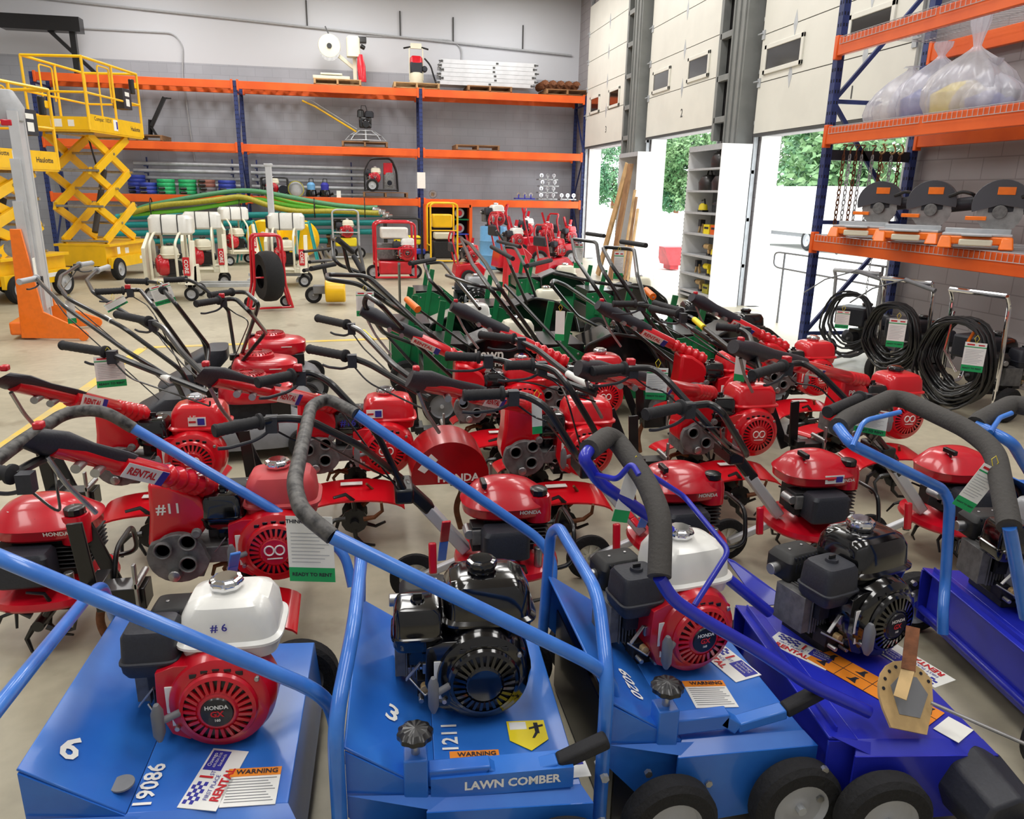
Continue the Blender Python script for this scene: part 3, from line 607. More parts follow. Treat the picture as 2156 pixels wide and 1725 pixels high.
    if lever:
        y = -HW+.015; xb -= .1; m = CB().mat(paint).box((xb+.06, y, zb+.035), (.05, .05, .11)).box((xb+.15, y, zb+.035), (.13, .035, .04)).bar((xb+.2, y, zb+.04), (xb+.24, y, zb+.01), .035, .03).bar((xb+.24, y, zb+.012), (xb+.36, y-.0, zb+.035), .035, .025)
        l = m.build('depth_lever', r, bevel=.004); CB().mat('rubber').bar((xb+.36, y, zb+.035), (xb+.47, y+.01, zb+.075), .034, .03).build('lever_grip', l, bevel=.008)
        k = CB().mat('steel').cyl((xb+.06, y, zb+.08), (xb+.06, y, zb+.13), .009); k.mat('black').lathe([(0, 0), (.03, 0), (.036, .006), (.036, .016), (.026, .024), (0, .026)], (xb+.06, y, zb+.125), n=48, scal=.05, ns=10); k.build('depth_knob', r)
    if levs:
        for (b_, t_, ma, mb_) in levs: B_ = lworld(r, ac(*b_)); T_ = lworld(r, ac(*t_)); l = MB().mat(ma).bar(B_, B_*.5+T_*.5, .03, .008); (l.mat(mb_).bar(B_*.5+T_*.5, T_, .03, .009)); l.build('flat_lever', r, bevel=.003)
    if hang:  # handle: list of world points, with colours by index
        for nm, mt, pts, rad, fil in hang: MB().mat(mt).tube([lworld(r, p) for p in pts], rad*KC, n=14, fil=fil*KC, step=7).build(nm, r)
    xb = -.01
    e = gx_engine(r, (eloc[0]*KC, eloc[1]*KC, eloc[2]*KC-.16), ez, sc=esc*KC, **eng); e.scale.z *= 1.03
    for st in stickers:
        m = CB()
        k, x, y, ang, sc = st; z = zb+(zf-zb)*(x-xb)/(xf-xb)+.001 if x > xb else zb+(zr-zb)*(x-xb)/(xr-xb)+.001
        sl = (zf-zb)/(xf-xb) if x > xb else (zr-zb)/(xr-xb); ex = Vector((1, 0, sl)).normalized(); ey = Vector((0, 1, 0)); a = math.radians(ang)
        X = ex*math.cos(a)+ey*math.sin(a); Y = -ex*math.sin(a)+ey*math.cos(a)
        if k == 'rental': rental_sticker(m, (x, y, z), X, Y, .17*sc, .08*sc)
        elif k == 'warn': warn_sticker(m, (x, y, z), X, Y, .11*sc, .105*sc)
        elif k == 'pent':
            q = lambda a_, b_, c_: Vector((x, y, z))+X*a_*sc+Y*b_*sc+ex.cross(ey)*c_
            m.mat('lyellow').plate([q(-.045, .045, .002), q(-.045, -.02, .002), q(0, -.055, .002), q(.045, -.02, .002), q(.045, .045, .002)], .001); m.mat('paper').plate([q(-.04, .04, .003), q(-.04, .015, .003), q(0, .015, .003), q(0, .04, .003)], .001)
            m.mat('ink').plate([q(.018, .036, .003), q(.018, .0, .003), q(.028, .0, .003), q(.028, .036, .003)], .001).plate([q(.005, .02, .003), q(.005, .014, .003), q(.04, .024, .003), (q(.04, .03, .003))], .001).plate([q(.018, .004, .003), q(.008, -.015, .003), q(.014, -.015, .003), q(.026, .004, .003)], .001)
        elif k == 'pict':
            q = lambda a_, b_, c_: Vector((x, y, z))+X*a_*sc+Y*b_*sc+ex.cross(ey)*c_
            m.mat('inkorange').plate([q(-.14, -.04, .002), q(.14, -.04, .002), q(.14, .04, .002), q(-.14, .04, .002)], .001); m.mat('ink')
            for i in range(4):
                for j in range(2):
                    c0 = -.11+i*.075; c1 = -.02+j*.04
                    m.plate([q(c0-.012, c1-.008, .003), q(c0+.012, c1-.012, .003), q(c0+.006, c1+.004, .003)], .001).plate([q(c0-.004, c1-.004, .003), q(c0+.004, c1-.004, .003), q(c0+.008, c1+.014, .003), q(c0, c1+.012, .003)], .001)
            for i in range(1, 4): m.plate([q(-.14+i*.07, -.04, .003), q(-.139+i*.07, -.04, .003), q(-.139+i*.07, .04, .003), q(-.14+i*.07, .04, .003)], .001)
            m.plate([q(-.14, -.0005, .003), q(.14, -.0005, .003), q(.14, .0005, .003), q(-.14, .0005, .003)], .001)
            m.mat('paper').plate([q(.15, -.035, .002), q(.2, -.035, .002), q(.2, .035, .002), q(.15, .035, .002)], .001)
        else: m.mat('paper').text(k, (x, y, z), X, Y, sc, ext=.002, bold=.02)
        m.build({'rental': 'rental_sticker', 'warn': 'warning_sticker', 'pent': 'hazard_sticker', 'pict': 'pictogram_sticker'}.get(k, 'number_mark'), r)
    m = CB()
    if text: m.mat(paint).box((.13, -HW+.018, zb+.015), (.3, .054, .05)).mat('paper').text(text, (.15, -HW-.0095, zb+.016), (1, 0, 0), (0, 0, 1), .028, bold=.035)
    if m.v: m.build('lever_housing', r)
    return r
BT = 'bluetube'; TH = .0155
comber('blue lawn comber numbered 6 with white tank red engine, leftmost of the front row', (-.48, 1.62, 0), math.radians(-2), levs=(((487, 1215, .56), (496, 1165, .68), BT, BT),), eng=dict(mark=('# 6', 'inkblue', .03), stick=.0), eloc=(.11, .02, .385),
       hang=[('handle', BT, [ac(240, 1300, .5), ac(215, 1232, .66), ac(190, 1250, .68), ac(48, 1425, .78), ac(-60, 1560, .8)], TH*.85, .05)], loop=False, lever=False,
       stickers=[('6', -.135, -.2, 0, .085), ('19086', .015, -.22, 90, .05), ('rental', .14, -.21, 78, 1.), ('warn', .22, -.24, 0, 1.)])
comber('blue lawn comber numbered 3 with all black engine and yellow warning sticker', (.135, 1.57, 0), math.radians(-3), levs=(((930, 1180, .5), (940, 1098, .66), BT, 'red'),), eng=dict(shroud='gloss', tank='gloss', cap='black', filt='gloss', badge=False), eloc=(.08, .05, .395),
       hang=[('handle', BT, [ac(712, 1610, .38), ac(705, 1500, .5), ac(670, 1455, .6), ac(48, 1195, .93), ac(-60, 1150, .96)], TH, .07),
             ('handle', BT, [ac(742, 1235, .42), ac(725, 1160, .52), ac(600, 1088, .62), ac(281, 902, .92)], TH, .05), ('handle_grip', 'worn', [ac(281, 902, .92), ac(215, 862, .98), ac(140, 868, .97), ac(30, 940, .95), ac(-60, 1010, .93)], TH*1.15, .06)],
       stickers=[('3', -.1, -.12, -12, .075), ('1211', .03, -.13, 90, .05), ('pent', .21, -.13, 0, 1.), ('rental', .24, -.235, 4, 1.), ('warn', .08, -.23, 0, 1.)], text='LAWN COMBER')
comber('sky blue lawn comber marked 6020 with white tank and red engine', (.69, 1.63, 0), math.radians(0), levs=(((1350, 1110, .6), (1368, 1065, .7), BT, BT), ((1345, 1108, .56), (1318, 1075, .6), 'red', 'red')), eng=dict(), eloc=(.075, .07, .395), ez=math.radians(9),
       hang=[('handle', BT, [ac(1293, 1530, .4), ac(1293, 1450, .52), ac(1262, 1405, .62), ac(700, 1130, .93)], TH, .07), ('handle_grip', 'worn', [ac(700, 1130, .93), ac(635, 1078, .97), ac(618, 1020, .98), ac(655, 855, 1.0), ac(690, 838, 1.0), ac(750, 872, .97)], TH*1.15, .06),
             ('handle', BT, [ac(750, 872, .97), ac(1135, 1135, .56), ac(1165, 1180, .5), ac(1160, 1260, .4)], TH, .06)],
       stickers=[('6020', -.09, -.15, -88, .055), ('warn', .13, -.14, -4, 1.), ('rental', .24, .0, -75, 1.1)])
comber('indigo lawn comber with black engine and brass depth quadrant', (1.125, 1.56, 0), math.radians(-6), paint='indigo', wx=(.03, .26), nofront=True, eng=dict(shroud='gloss', tank='gloss', filt='plas', badge=True), eloc=(.15, .13, .395), ez=math.radians(20), loop=False, lever=False, plain=True,
       hang=[('handle', 'indigo', [ac(1830, 1500, .44), ac(1700, 1440, .5), ac(1600, 1372, .58), ac(1480, 1305, .66), ac(1415, 1262, .72), ac(1388, 1215, .78)], TH, .04), ('handle_grip', 'foam', [ac(1388, 1215, .78), ac(1392, 1090, .88), ac(1362, 1015, .92), ac(1300, 930, .97), ac(1280, 918, .99), ac(1240, 948, .99)], TH*1.75, .05),
             ('handle', 'indigo', [ac(1240, 948, .99), ac(1228, 965, .98), ac(1260, 1015, .9), ac(1400, 1110, .76), ac(1620, 1290, .5)], TH, .03), ('control_bail', 'indigo', [ac(1462, 1275, .68), ac(1535, 1160, .78), ac(1440, 1045, .86), ac(1370, 1000, .93)], .007, .02),
             ('lever_loop', 'indigo', [ac(1255, 1000, .93), ac(1300, 1010, .95), ac(1330, 975, 1.0), ac(1345, 1000, .98)], .007, .02)],
       stickers=[('pict', .14, -.09, -58, 1.15), ('rental', .02, .06, -50, 1.), ('rental', .31, .0, 112, 1.1)])
# ================================================================ red tillers
def grips(r, pts_list, z=(), joint=None, tags=()):
    pass
def handlebar(r, a, b, pts, rad=.0125, col='black', gripcol='rubber', lever=True, button=False, tape=None, name='handlebar', gr=.019):
    """a-b: rubber grip (world), pts: the tube from b on"""
    A, B = lworld(r, a), lworld(r, b); P = [B]+[lworld(r, p) for p in pts]
    h = MB().mat(col).tube([A+(B-A)*.1]+P, rad, n=10, fil=.06).build(name, r)
    g = MB().mat(gripcol); d = (B-A).normalized(); L = (B-A).length
    g.lathe([(0, 0), (gr*.95, 0), (gr*1.08, .006), (gr*.95, .014)]+[(gr*(1.0 if k % 2 else .93), .014+(L-.03)*k/16) for k in range(17)]+[(gr*1.35, L-.012), (gr*1.35, L-.004), (gr, L), (0, L)], A, d, n=16); g.build('grip', h)
    if lever:
        dn = Vector((0, 0, -1)); C = B+d*.03
        l = MB().mat('plas').box(C+dn*.015, (.035, .035, .05)).tube([C+dn*.03, C+dn*.055-d*.05, C+dn*.06-d*.14, C+dn*.055-d*.17], .0055, n=8, fil=.03); l.build('brake_lever', h)
        c = MB().mat('black').tube([C+dn*.03, C+dn*.09+d*.08, lworld(r, pts[min(1, len(pts)-1)])+dn*.05, lworld(r, pts[-1])+dn*.03], .0035, n=6, fil=.1); c.build('cable', h)
    if button: MB().mat('red').box(B+d*.02+Vector((0, 0, .022)), (.03, .03, .025)).build('stop_switch', h, bevel=.004)
    if tape:
        p0, p1, mt = tape; MB().mat(mt).cyl(lworld(r, p0), lworld(r, p1), rad*1.18, n=12).build('tape', h)
    return h
def tiller(label, P, rz=0., console=None, colstart=(-.19, -.045, .615), lab='RENTAL', bars=(), eng={}, cover=False, num=None, fend=True, wheelx=False):
    r = thing('tiller', label, 'tiller', (P.x, P.y, 0), rz, 'red mid size tillers with side gear plates')
    kw = dict(shroud='gredred', tank='gredred', cap='chrome', filt='gloss', badge=False, logo=True); kw.update(eng)
    gx_engine(r, (-.01, 0, .285), 0, sc=1.0, **kw)
    def casing():
        m = MB().mat('gredred'); pr = [(-.4, .62), (-.33, .61), (-.25, .56), (-.215, .51), (-.22, .46), (-.25, .42), (-.31, .38), (-.36, .35), (-.41, .34), (-.42, .4), (-.405, .5)]
        m.rings([[(x*1.0+s2*.02, y, z) for x, z in pr] for y, s2 in ((.02, 0), (-.09, 0), (-.115, 0))]); return m
    c = part(('tcasing',), 'transmission_housing', r, casing, bevel=.016); c.location = (.03, 0, .045)
    def gear():
        m = MB().mat('cast'); cx, cz, y = -.33, .36, -.13
        pts = []; 
        for t in range(24):
            a = t*2*PI/24; q = .1 if 3*PI/4 < a < 2*PI else .085; pts.append((cx+q*math.cos(a), y, cz+q*math.sin(a)*.95))
        m.prism(pts, (0, 0, 0), (0, -.03, 0)); m.mat('cast').box((-.2, -.06, .34), (.2, .12, .06)); m.box((-.33, -.0, .3), (.12, .2, .1))
        for dx, dz in ((-.045, .03), (.035, .055), (.03, -.025)):
            m.mat('cast').lathe([(.0235, .0), (.0235, .018), (.03, .018), (.03, 0)], (cx+dx, y-.028, cz+dz), (0, -1, 0), n=20, cap=False); m.mat('hole').lathe([(0, .004), (.0235, .004)], (cx+dx, y-.03, cz+dz), (0, -1, 0), n=20)
        m.mat('cast').lathe([(0, .02), (.015, .02), (.017, 0)], (cx+.065, y-.028, cz+.085), (0, -1, 0), n=12); m.mat('steel').lathe([(0, .03), (.02, .026), (.022, 0)], (cx-.015, y-.028, cz-.06), (0, -1, 0), n=12)
        return m
    part(('tgear',), 'gear_plate', r, gear, bevel=.004, label='grey cast gear plate with three round holes').location = (.045, 0, .055)
    if fend:
        def fe():
            m = MB().mat('gredred'); R = []
            for k in range(13):
                a = PI*(.05+.9*k/12); x = -.13-.23*math.cos(a); z = .215+.06*math.sin(a); R.append([(x, -.34, z-.03), (x, -.14, z), (x, -.14, z+.006), (x, -.34, z-.022)])
            m.rings(R); m.mat('paper').box((-.14, -.2, .281), (.1, .035, .003)); return m
        part(('tfend',), 'tine_fender', r, fe)
        o = part(('tfend',), 'tine_fender', r, fe); o.scale = (1, -1, 1)
    def tines():
        m = MB().mat('black'); m.cyl((-.13, -.36, .14), (-.13, .36, .14), .02)
        for y in (-.33, -.22, .22, .33):
            m.lathe([(0, -.004), (.06, -.004), (.06, .004), (0, .004)], (-.13, y, .15), (0, 1, 0), n=12)
            for k in range(4):
                a = k*PI/2+y*5; s = math.copysign(1, y); m.mat('rust' if k == 1 else 'black').tube([(-.13+q*math.cos(a+w), y+s*f, .16+q*math.sin(a+w)) for q, w, f in ((.04, 0, 0), (.09, .1, 0), (.13, .35, .01), (.15, .7, .035))], lambda u: .013*(1-.5*u), n=6); m.mat('black')
        return m
    part(('tines',), 'tines', r, tines)
    part(('thitch',), 'hitch', r, lambda: MB().mat('black').box((-.5, -.06, .24), (.16, .09, .08)).box((-.58, -.05, .28), (.05, .14, .04)).bar((-.6, -.07, .26), (-.62, -.07, .52), .05, .014, up=(0, 1, 0)).bar((-.56, .07, .2), (-.68, .12, .5), .05, .014, up=(0, 1, 0)).mat('steel').cyl((-.44, -.13, .3), (-.44, .0, .3), .012).box((-.44, -.12, .3), (.012, .02, .16)).mat('rust').tube([(-.56, -.06, .24), (-.6, -.05, .14), (-.57, -.04, .02)], .015, n=8, fil=.05), bevel=.003)
    if cover:
        m = MB().mat('dred'); pts = []
        for k in range(25): a = -.15+(PI+.3)*k/24; pts.append((-.645+.175*math.cos(a), .37+.17*math.sin(a)))
        m.rings([[(x, y, z) for x, z in pts] for y in (.0, -.26)]); m.mat('paper').text('HONDA', (-.61, -.2605, .37), (1, 0, 0), (0, 0, 1), .05, bold=.03).plate([(-.79, -.262, .42), (-.73, -.262, .49), (-.7, -.262, .46), (-.76, -.262, .4)][::-1], .001)
        m.build('tine_cover', r, bevel=.01)
    if console is None: console = P+Vector((-.85, .02, 0)); console.z = .93
    if console is not None:
        C = lworld(r, console); Sx = Vector(colstart); d = C-Sx; dn = d.normalized(); L = d.length
        a = MB().mat('gredred').tube([Sx+dn*(k*.0115) for k in range(22)]+[Sx+d*.45, Sx+d*.62], lambda u: (.043-.006*u*1.1-(.008 if round(u*23) % 4 < 2 else 0)) if u < .9 else .034, n=16).tube([Sx+d*.6, C-dn*.02], .025, n=12); q = a.build('column', r)
        if lab:
            up = dn.cross(Vector((0, 1, 0))).normalized()
            if up.z < 0: up = -up
            s_ = MB(); c0 = Sx+d*.5; X = -dn; Yv = Vector((0, -.5, .85)); Yv = (Yv-X*Yv.dot(X)).normalized(); Zv = X.cross(Yv); O = c0+Zv*.034; w2, h2 = .085, .024
            s_.mat('paper').plate([O-X*w2-Yv*h2, O+X*w2-Yv*h2, O+X*w2+Yv*h2, O-X*w2+Yv*h2], .001).mat('inkred').text(lab, O-X*.015, X, Yv, .032, ext=.002, bold=.03).mat('inkblue').plate([O+X*.055-Yv*h2+Zv*.001, O+X*w2-Yv*h2+Zv*.001, O+X*w2+Yv*h2+Zv*.001, O+X*.055+Yv*h2+Zv*.001], .0005)
            s_.build('rental_label', q)
        k = MB().mat('plas'); u = Vector((0, 0, 1)); rr_ = []
        for t, w_, h_ in ((.55, .03, .032), (.62, .034, .036), (.8, .03, .034), (.95, .045, .045), (1.05, .05, .03)):
            c = Sx+d*t+u*.012; sd = Vector((0, 1, 0)); n_ = dn.cross(sd).normalized(); rr_.append([c+sd*(w_*math.cos(e*PI/8))+n_*(h_*math.sin(e*PI/8)) for e in range(16)])
        k.rings(rr_); cs = k.build('console', r); MB().mat('red').box(C+u*.052+dn*.01, (.024, .03, .02)).build('red_button', cs, bevel=.005)
        for t in (.72, .82): c = Sx+d*t-u*.02; MB().mat('steel').cyl(c-Vector((0, .06, 0)), c, .013).build('clamp_bolt', r)
        MB().mat('steel').tube([C-u*.03, C-u*.1-dn*.05, C-u*.17-dn*.14], .007, fil=.03).build('clamp_lever', r)
    for bar in bars: handlebar(r, *bar[:2], bar[2], **(bar[3] if len(bar) > 3 else {}))
    if num:
        tx, xx, zz, hh, mt = num; MB().mat(mt).text(tx, (xx+.06, -.1165, zz+.02), (1, 0, 0), (0, 0, 1), hh, bold=.02).build('number_mark', r)
    return r
ZH = .96
def bar(a, b, pts, **k): return (az(*a), az(*b), [az(*p) for p in pts], k)
tiller('red tiller marked #11 on its housing, nearest of the tillers at left', az(575, 1118, .415), console=az(95, 938, .95), num=('#11', -.37, .55, .05, 'paper'), eng=dict(tank='fadered', strip=True),
       bars=[bar((-60, 985, .93), (30, 1000, .92), [(70, 975, .92), (110, 960, .9)], lever=True)])
tiller('red tiller marked 15 with chrome cap, farther left', az(410, 950, .415), console=az(20, 808, .96), bars=[], eng=dict(mark=('15', 'paper', .035), stick=.02))
tiller('red tiller with blue #16 on its black air box and red and white column label', az(800, 930, .415), console=az(440, 798, .96), eng=dict(stick=-.05, fnum='#16'), num=None,
       bars=[bar((130, 727, .97), (225, 742, .97), [(280, 765, .94), (440, 828, .88)], tape=(az(345, 793, .91), az(360, 800, .905), 'paper')), bar((245, 662, 1.0), (315, 677, 1.0), [(345, 690, .99), (385, 745, .95), (455, 815, .88)])])
tiller('red tiller with round tine cover lettered HONDA', az(1210, 935, .415), console=az(880, 808, .96), cover=True, eng=dict(cap='black', strip=True),
       bars=[bar((650, 735, .97), (730, 750, .97), [(775, 765, .95), (905, 840, .88)]), bar((668, 670, 1.0), (732, 684, 1.0), [(760, 697, .99), (830, 770, .93), (905, 825, .88)], tape=(az(764, 700, .983), az(782, 719, .965), 'lyellow'))])
tiller('red tiller with black cap and twin ring badge, right of the tiller lettered HONDA', az(1552, 898, .415), console=az(1235, 785, .96), eng=dict(cap='black', strip=True),
       bars=[bar((1010, 705, .98), (1085, 714, .98), [(1130, 735, .95), (1190, 783, .91), (1255, 820, .88)], tape=(az(1195, 787, .908), az(1240, 812, .887), 'paper')), bar((938, 750, .97), (1012, 753, .97), [(1060, 760, .95), (1120, 780, .93), (1255, 830, .88)])])
tiller('red tiller marked P8 beside the yellow topped tank near the hose reels', az(1860, 868, .415), console=az(1560, 740, .96), eng=dict(cap='black', strip=True), num=('P8', -.37, .55, .04, 'paper'),
       bars=[bar((1370, 650, 1.0), (1430, 662, 1.0), [(1455, 668, .99), (1550, 745, .92), (1600, 770, .9)], tape=(az(1462, 673, .985), az(1482, 690, .97), 'lyellow')), bar((1508, 688, .98), (1558, 692, .98), [(1578, 705, .97), (1600, 780, .9)])])
tiller('red tiller with tank numbered 5 in the second row', az(1250, 790, .52), console=None, eng=dict(mark=('5', 'paper', .05)), bars=[])
tiller('red tiller in the second row by the foot of the orange rack', az(1695, 775, .46), console=None, eng=dict(cap='chrome'), bars=[bar((1290, 640, 1.0), (1340, 640, 1.0), [(1390, 650, .98), (1500, 720, .9), (1620, 790, .7)])])
tiller('red tiller whose short hood shows behind the tiller lettered HONDA', az(1085, 805, .52), bars=[])
tiller('red tiller half hidden behind the black rods, with yellow and black warning sticker', az(1530, 800, .47), eng=dict(cap='black'), bars=[])
# ================================================================ small red tillers with domed engine covers
def domed(label, P, rz=0., bars=(), joint=(-.42, .0, .56), sticker=False, group='small red domed tillers', cord=True):
    r = thing('small_tiller', label, 'tiller', (P.x, P.y, 0), rz, group)
    def dome():
        m = MB().mat('red'); m.sup([(.4, 0, 0, .16, .12), (.41, 0, 0, .172, .13), (.44, 0, 0, .175, .135), (.447, 0, 0, .18, .14), (.453, 0, 0, .176, .136), (.475, -.004, 0, .15, .115), (.505, -.012, 0, .115, .09), (.522, -.016, 0, .075, .06), (.528, -.018, 0, .04, .03)], e=2.6, n=44)
        m.sup([(.38, .115, -.07, .05, .05), (.45, .115, -.07, .05, .05), (.48, .115, -.07, .042, .042)], e=2.5, n=24)
        for i in range(6):
            for j in range(8-abs(i-2)): m.mat('hole').cyl((.0+i*.014-.012*0+j*.003, -.105+.0+j*.012, .4945-i*.004-abs(j-4)*.0035+.0), (.0+i*.014+j*.003, -.105+j*.012, .4985-i*.004-abs(j-4)*.0035), .003, n=6)
        m.mat('paper')
        for s in (-1, 1): m.tube([(-.09+.01*math.cos(t*PI/6), -.052+s*.012+.012*math.sin(t*PI/6), .503-.001) for t in range(12)], .002, n=5, close=True)
        m.text('HONDA', (.07, -.131, .436), (1, 0, .0), (0, -.2, 1), .022, bold=.03, ext=.006); return m
    d = part(('dome',), 'engine_cover', r, dome)
    part(('dcap',), 'fuel_cap', d, lambda: MB().mat('black').lathe([(0, 0), (.028, 0), (.034, .006), (.034, .026), (.028, .03), (0, .03)], (.115, -.07, .478), n=36, scal=.03, ns=12), label='black fuel cap')
    def blk():
        m = MB().mat('engdark').box((0, 0, .33), (.2, .16, .16)).box((-.1, -.08, .33), (.1, .08, .1)); m.mat('cast').box((-.12, -.11, .34), (.06, .04, .06)); m.mat('steel').cyl((.1, -.16, .3), (.1, -.16, .22), .016).cyl((-.16, -.05, .35), (-.16, -.12, .35), .02)
        for t in range(6): m.mat('engdark').box((.06, .0, .29+t*.016), (.18, .22, .005))
        return m
    part(('dblk',), 'engine_block', r, blk, bevel=.004)
    part(('dair',), 'air_box', r, lambda: MB().mat('plas').sup([(.27, -.03, -.16, .08, .045), (.28, -.03, -.16, .09, .055), (.375, -.03, -.16, .088, .055), (.39, -.03, -.16, .078, .045)], e=7, n=32), label='black air filter box')
    def fd():
        m = MB().mat('red'); m.sup([(.185, .0, -.02, .2, .2), (.195, .0, -.02, .205, .205), (.215, 0, -.02, .2, .2), (.232, 0, -.02, .12, .12), (.25, 0, -.02, .1, .1)], e=2.4, n=44); return m
    part(('dfend',), 'tine_fender', r, fd)
    def tn():
        m = MB().mat('black'); m.cyl((0, -.22, .13), (0, .22, .13), .02); m.mat('engdark').cyl((0, 0, .13), (0, 0, .22), .03); m.mat('black')
        for y in (-.2, -.09, .09, .2):
            for k in range(4):
                a = k*PI/2+y*4; s = math.copysign(1, y); m.tube([(q*math.cos(a+w), y+s*f, .14+q*math.sin(a+w)) for q, w, f in ((.03, 0, 0), (.08, .15, 0), (.115, .5, .01), (.13, .9, .03))], lambda u: .011*(1-.6*u), n=6)
        return m
    part(('dtine',), 'tines', r, tn)
    part(('dguard',), 'guard_bar', r, lambda: MB().mat('black').tube([(.1, -.17, .2), (.24, -.17, .22), (.25, -.12, .36), (.25, .08, .36), (.24, .14, .22), (.1, .14, .2)], .009, fil=.05))
    wheel(r, (-.36, .05, .1), .1, .03, spokes=9)
    m = MB().mat('alu').bar((-.16, -.02, .24), (-.33, -.01, .45), .055, .045).bar((-.36, .03, .1), (-.1, .0, .22), .03, .03); cl = m.build('steel_column', r, bevel=.006, label=None) if False else m.build('steel_column', r, bevel=.006)
    MB().mat('red').bar((-.3, -.12, .2), (-.3, -.1, .32), .03, .02).build('lever', r, bevel=.006); J = Vector(joint)
    MB().mat('black').bar((-.3, -.01, .42), J, .06, .05).box(J+Vector((.0, 0, -.02)), (.07, .16, .06)).build('handle_bracket', r, bevel=.01)
    if cord: MB().mat('black').box((-.1, -.06, .535), (.02, .07, .022)).cyl((-.09, -.06, .5), (-.1, -.06, .53), .006).build('pull_handle', d, bevel=.004)
    if sticker: MB().mat('paper').plate([(-.03, -.1385, .425), (.06, -.1385, .425), (.06, -.134, .46), (-.03, -.134, .46)], .002).mat('inkblue').box((.035, -.139, .443), (.03, .002, .025)).mat('inkred').box((-.005, -.139, .443), (.03, .002, .006)).build('sticker', d)
    for b in bars: handlebar(r, *b[:2], b[2]+[r.location+Rz(rz) @ (J+Vector((0, (.06, -.06)[bars.index(b) % 2], 0)))], **b[3])
    return r
domed('small domed red tiller at the left edge, behind the long blue handle', az(100, 1075, .47), cord=False)
domed('small domed red tiller with silver column between the two long blue handles', az(1065, 1035, .47), joint=(-.40, -.02, .53), bars=[bar((450, 908, .93), (552, 887, .93), [(600, 880, .93), (650, 885, .92), (760, 940, .8)]), bar((541, 806, .98), (618, 790, .98), [(650, 783, .98), (690, 800, .96), (790, 905, .78)], button=True)])
domed('small domed red tiller under the gray foam handle of the white tanked comber', az(1430, 1003, .47), bars=[bar((975, 833, .97), (1062, 829, .97), [(1105, 832, .96), (1150, 855, .94), (1215, 960, .75)], button=False), bar((1063, 770, .98), (1125, 768, .98), [(1165, 778, .97), (1195, 810, .94), (1260, 920, .7)])])
domed('small domed red tiller with white rental sticker, behind the glossy black fuel tank', az(1715, 975, .47), sticker=True, bars=[bar((1358, 873, .95), (1437, 857, .95), [(1495, 850, .95), (1520, 868, .93), (1575, 960, .72)]), bar((1246, 782, .98), (1318, 775, .98), [(1375, 775, .98), (1400, 795, .96), (1500, 905, .8)], button=True)])
domed('small domed red tiller near the right edge below the long foam handle', az(2015, 968, .47), bars=[bar((1742, 868, .96), (1812, 838, .96), [(1855, 835, .95), (1875, 860, .9)]), bar((1583, 790, .98), (1650, 770, .98), [(1690, 763, .98), (1725, 785, .96), (1800, 860, .8)], button=True)])
# ================================================================ lawn mowers at left
def mower(label, P, bars, rz=.1):
    r = thing('lawn_mower', label, 'lawn mower', (P.x, P.y, 0), rz, 'red engined push mowers in the left row')
    part(('mdeck',), 'mower_deck', r, lambda: MB().mat('grey').sup([(.08, 0, 0, .36, .26), (.14, 0, 0, .36, .26), (.2, 0, 0, .32, .24), (.24, 0, 0, .24, .2)], e=3, n=40))
    def cov():
        m = MB().mat('red'); m.sup([(.34, .03, 0, .21, .16), (.36, .03, 0, .225, .17), (.43, .03, 0, .22, .165), (.45, .02, 0, .2, .15), (.465, 0, 0, .15, .12)], e=3, n=40)
        m.lathe([(.12, .0), (.115, .03), (.09, .045), (0, .05)], (-.02, 0, .46), n=32); m.mat('dred')
        for t in range(28): a = t*2*PI/28; m.bar((-.02+.04*math.cos(a), .04*math.sin(a), .511), (-.02+.105*math.cos(a), .105*math.sin(a), .502), .006, .008)
        m.mat('paper').box((.1, -.169, .41), (.08, .003, .006)); return m
    e = part(('mcov',), 'engine_cover', r, cov); part(('mcap',), 'fuel_cap', e, lambda: MB().mat('black').lathe([(0, 0), (.035, 0), (.035, .04), (0, .045)], (-.17, .06, .44)))
    part(('mblk',), 'engine_block', r, lambda: MB().mat('engdark').box((.02, 0, .29), (.3, .24, .12)).mat('black').box((.17, -.1, .3), (.12, .1, .1)), bevel=.01)
    for x in (-.3, .3):
        for y in (-.27, .27): wheel(r, (x, y, .1), .1, .045, rim='grey')
    part(('mbag',), 'grass_bag_frame', r, lambda: MB().mat('plas').sup([(.2, -.55, 0, .1, .18), (.32, -.5, 0, .16, .2), (.4, -.42, 0, .08, .18)], e=4, n=24))
    for b in bars: handlebar(r, *b[:2], b[2]+[r.location+Rz(rz) @ Vector((-.3, (.2, -.2)[bars.index(b) % 2], .2))], **b[3])
    return r
mower('red push mower farthest of the left row, its cover behind the others', az(575, 718, .43), [bar((345, 590, 1.02), (395, 588, 1.02), [(420, 600, 1.0), (480, 650, .85)], lever=False), bar((440, 622, 1.0), (490, 615, 1.0), [(518, 615, 1.0), (545, 640, .96)], lever=False)])
mower('middle red push mower of the left row with ribbed cover and white mark', az(548, 762, .43), [bar((228, 562, 1.0), (203, 570, 1.0), [(182, 590, .98), (197, 617, .95), (330, 700, .72)], lever=False, gripcol='lgrey'), bar((265, 592, 1.0), (312, 593, 1.0), [(340, 597, 1.0), (365, 635, .93), (430, 720, .6)], lever=False, button=False), bar((412, 640, 1.0), (462, 632, 1.0), [(495, 628, 1.0), (525, 656, .95), (560, 700, .7)], button=True)])
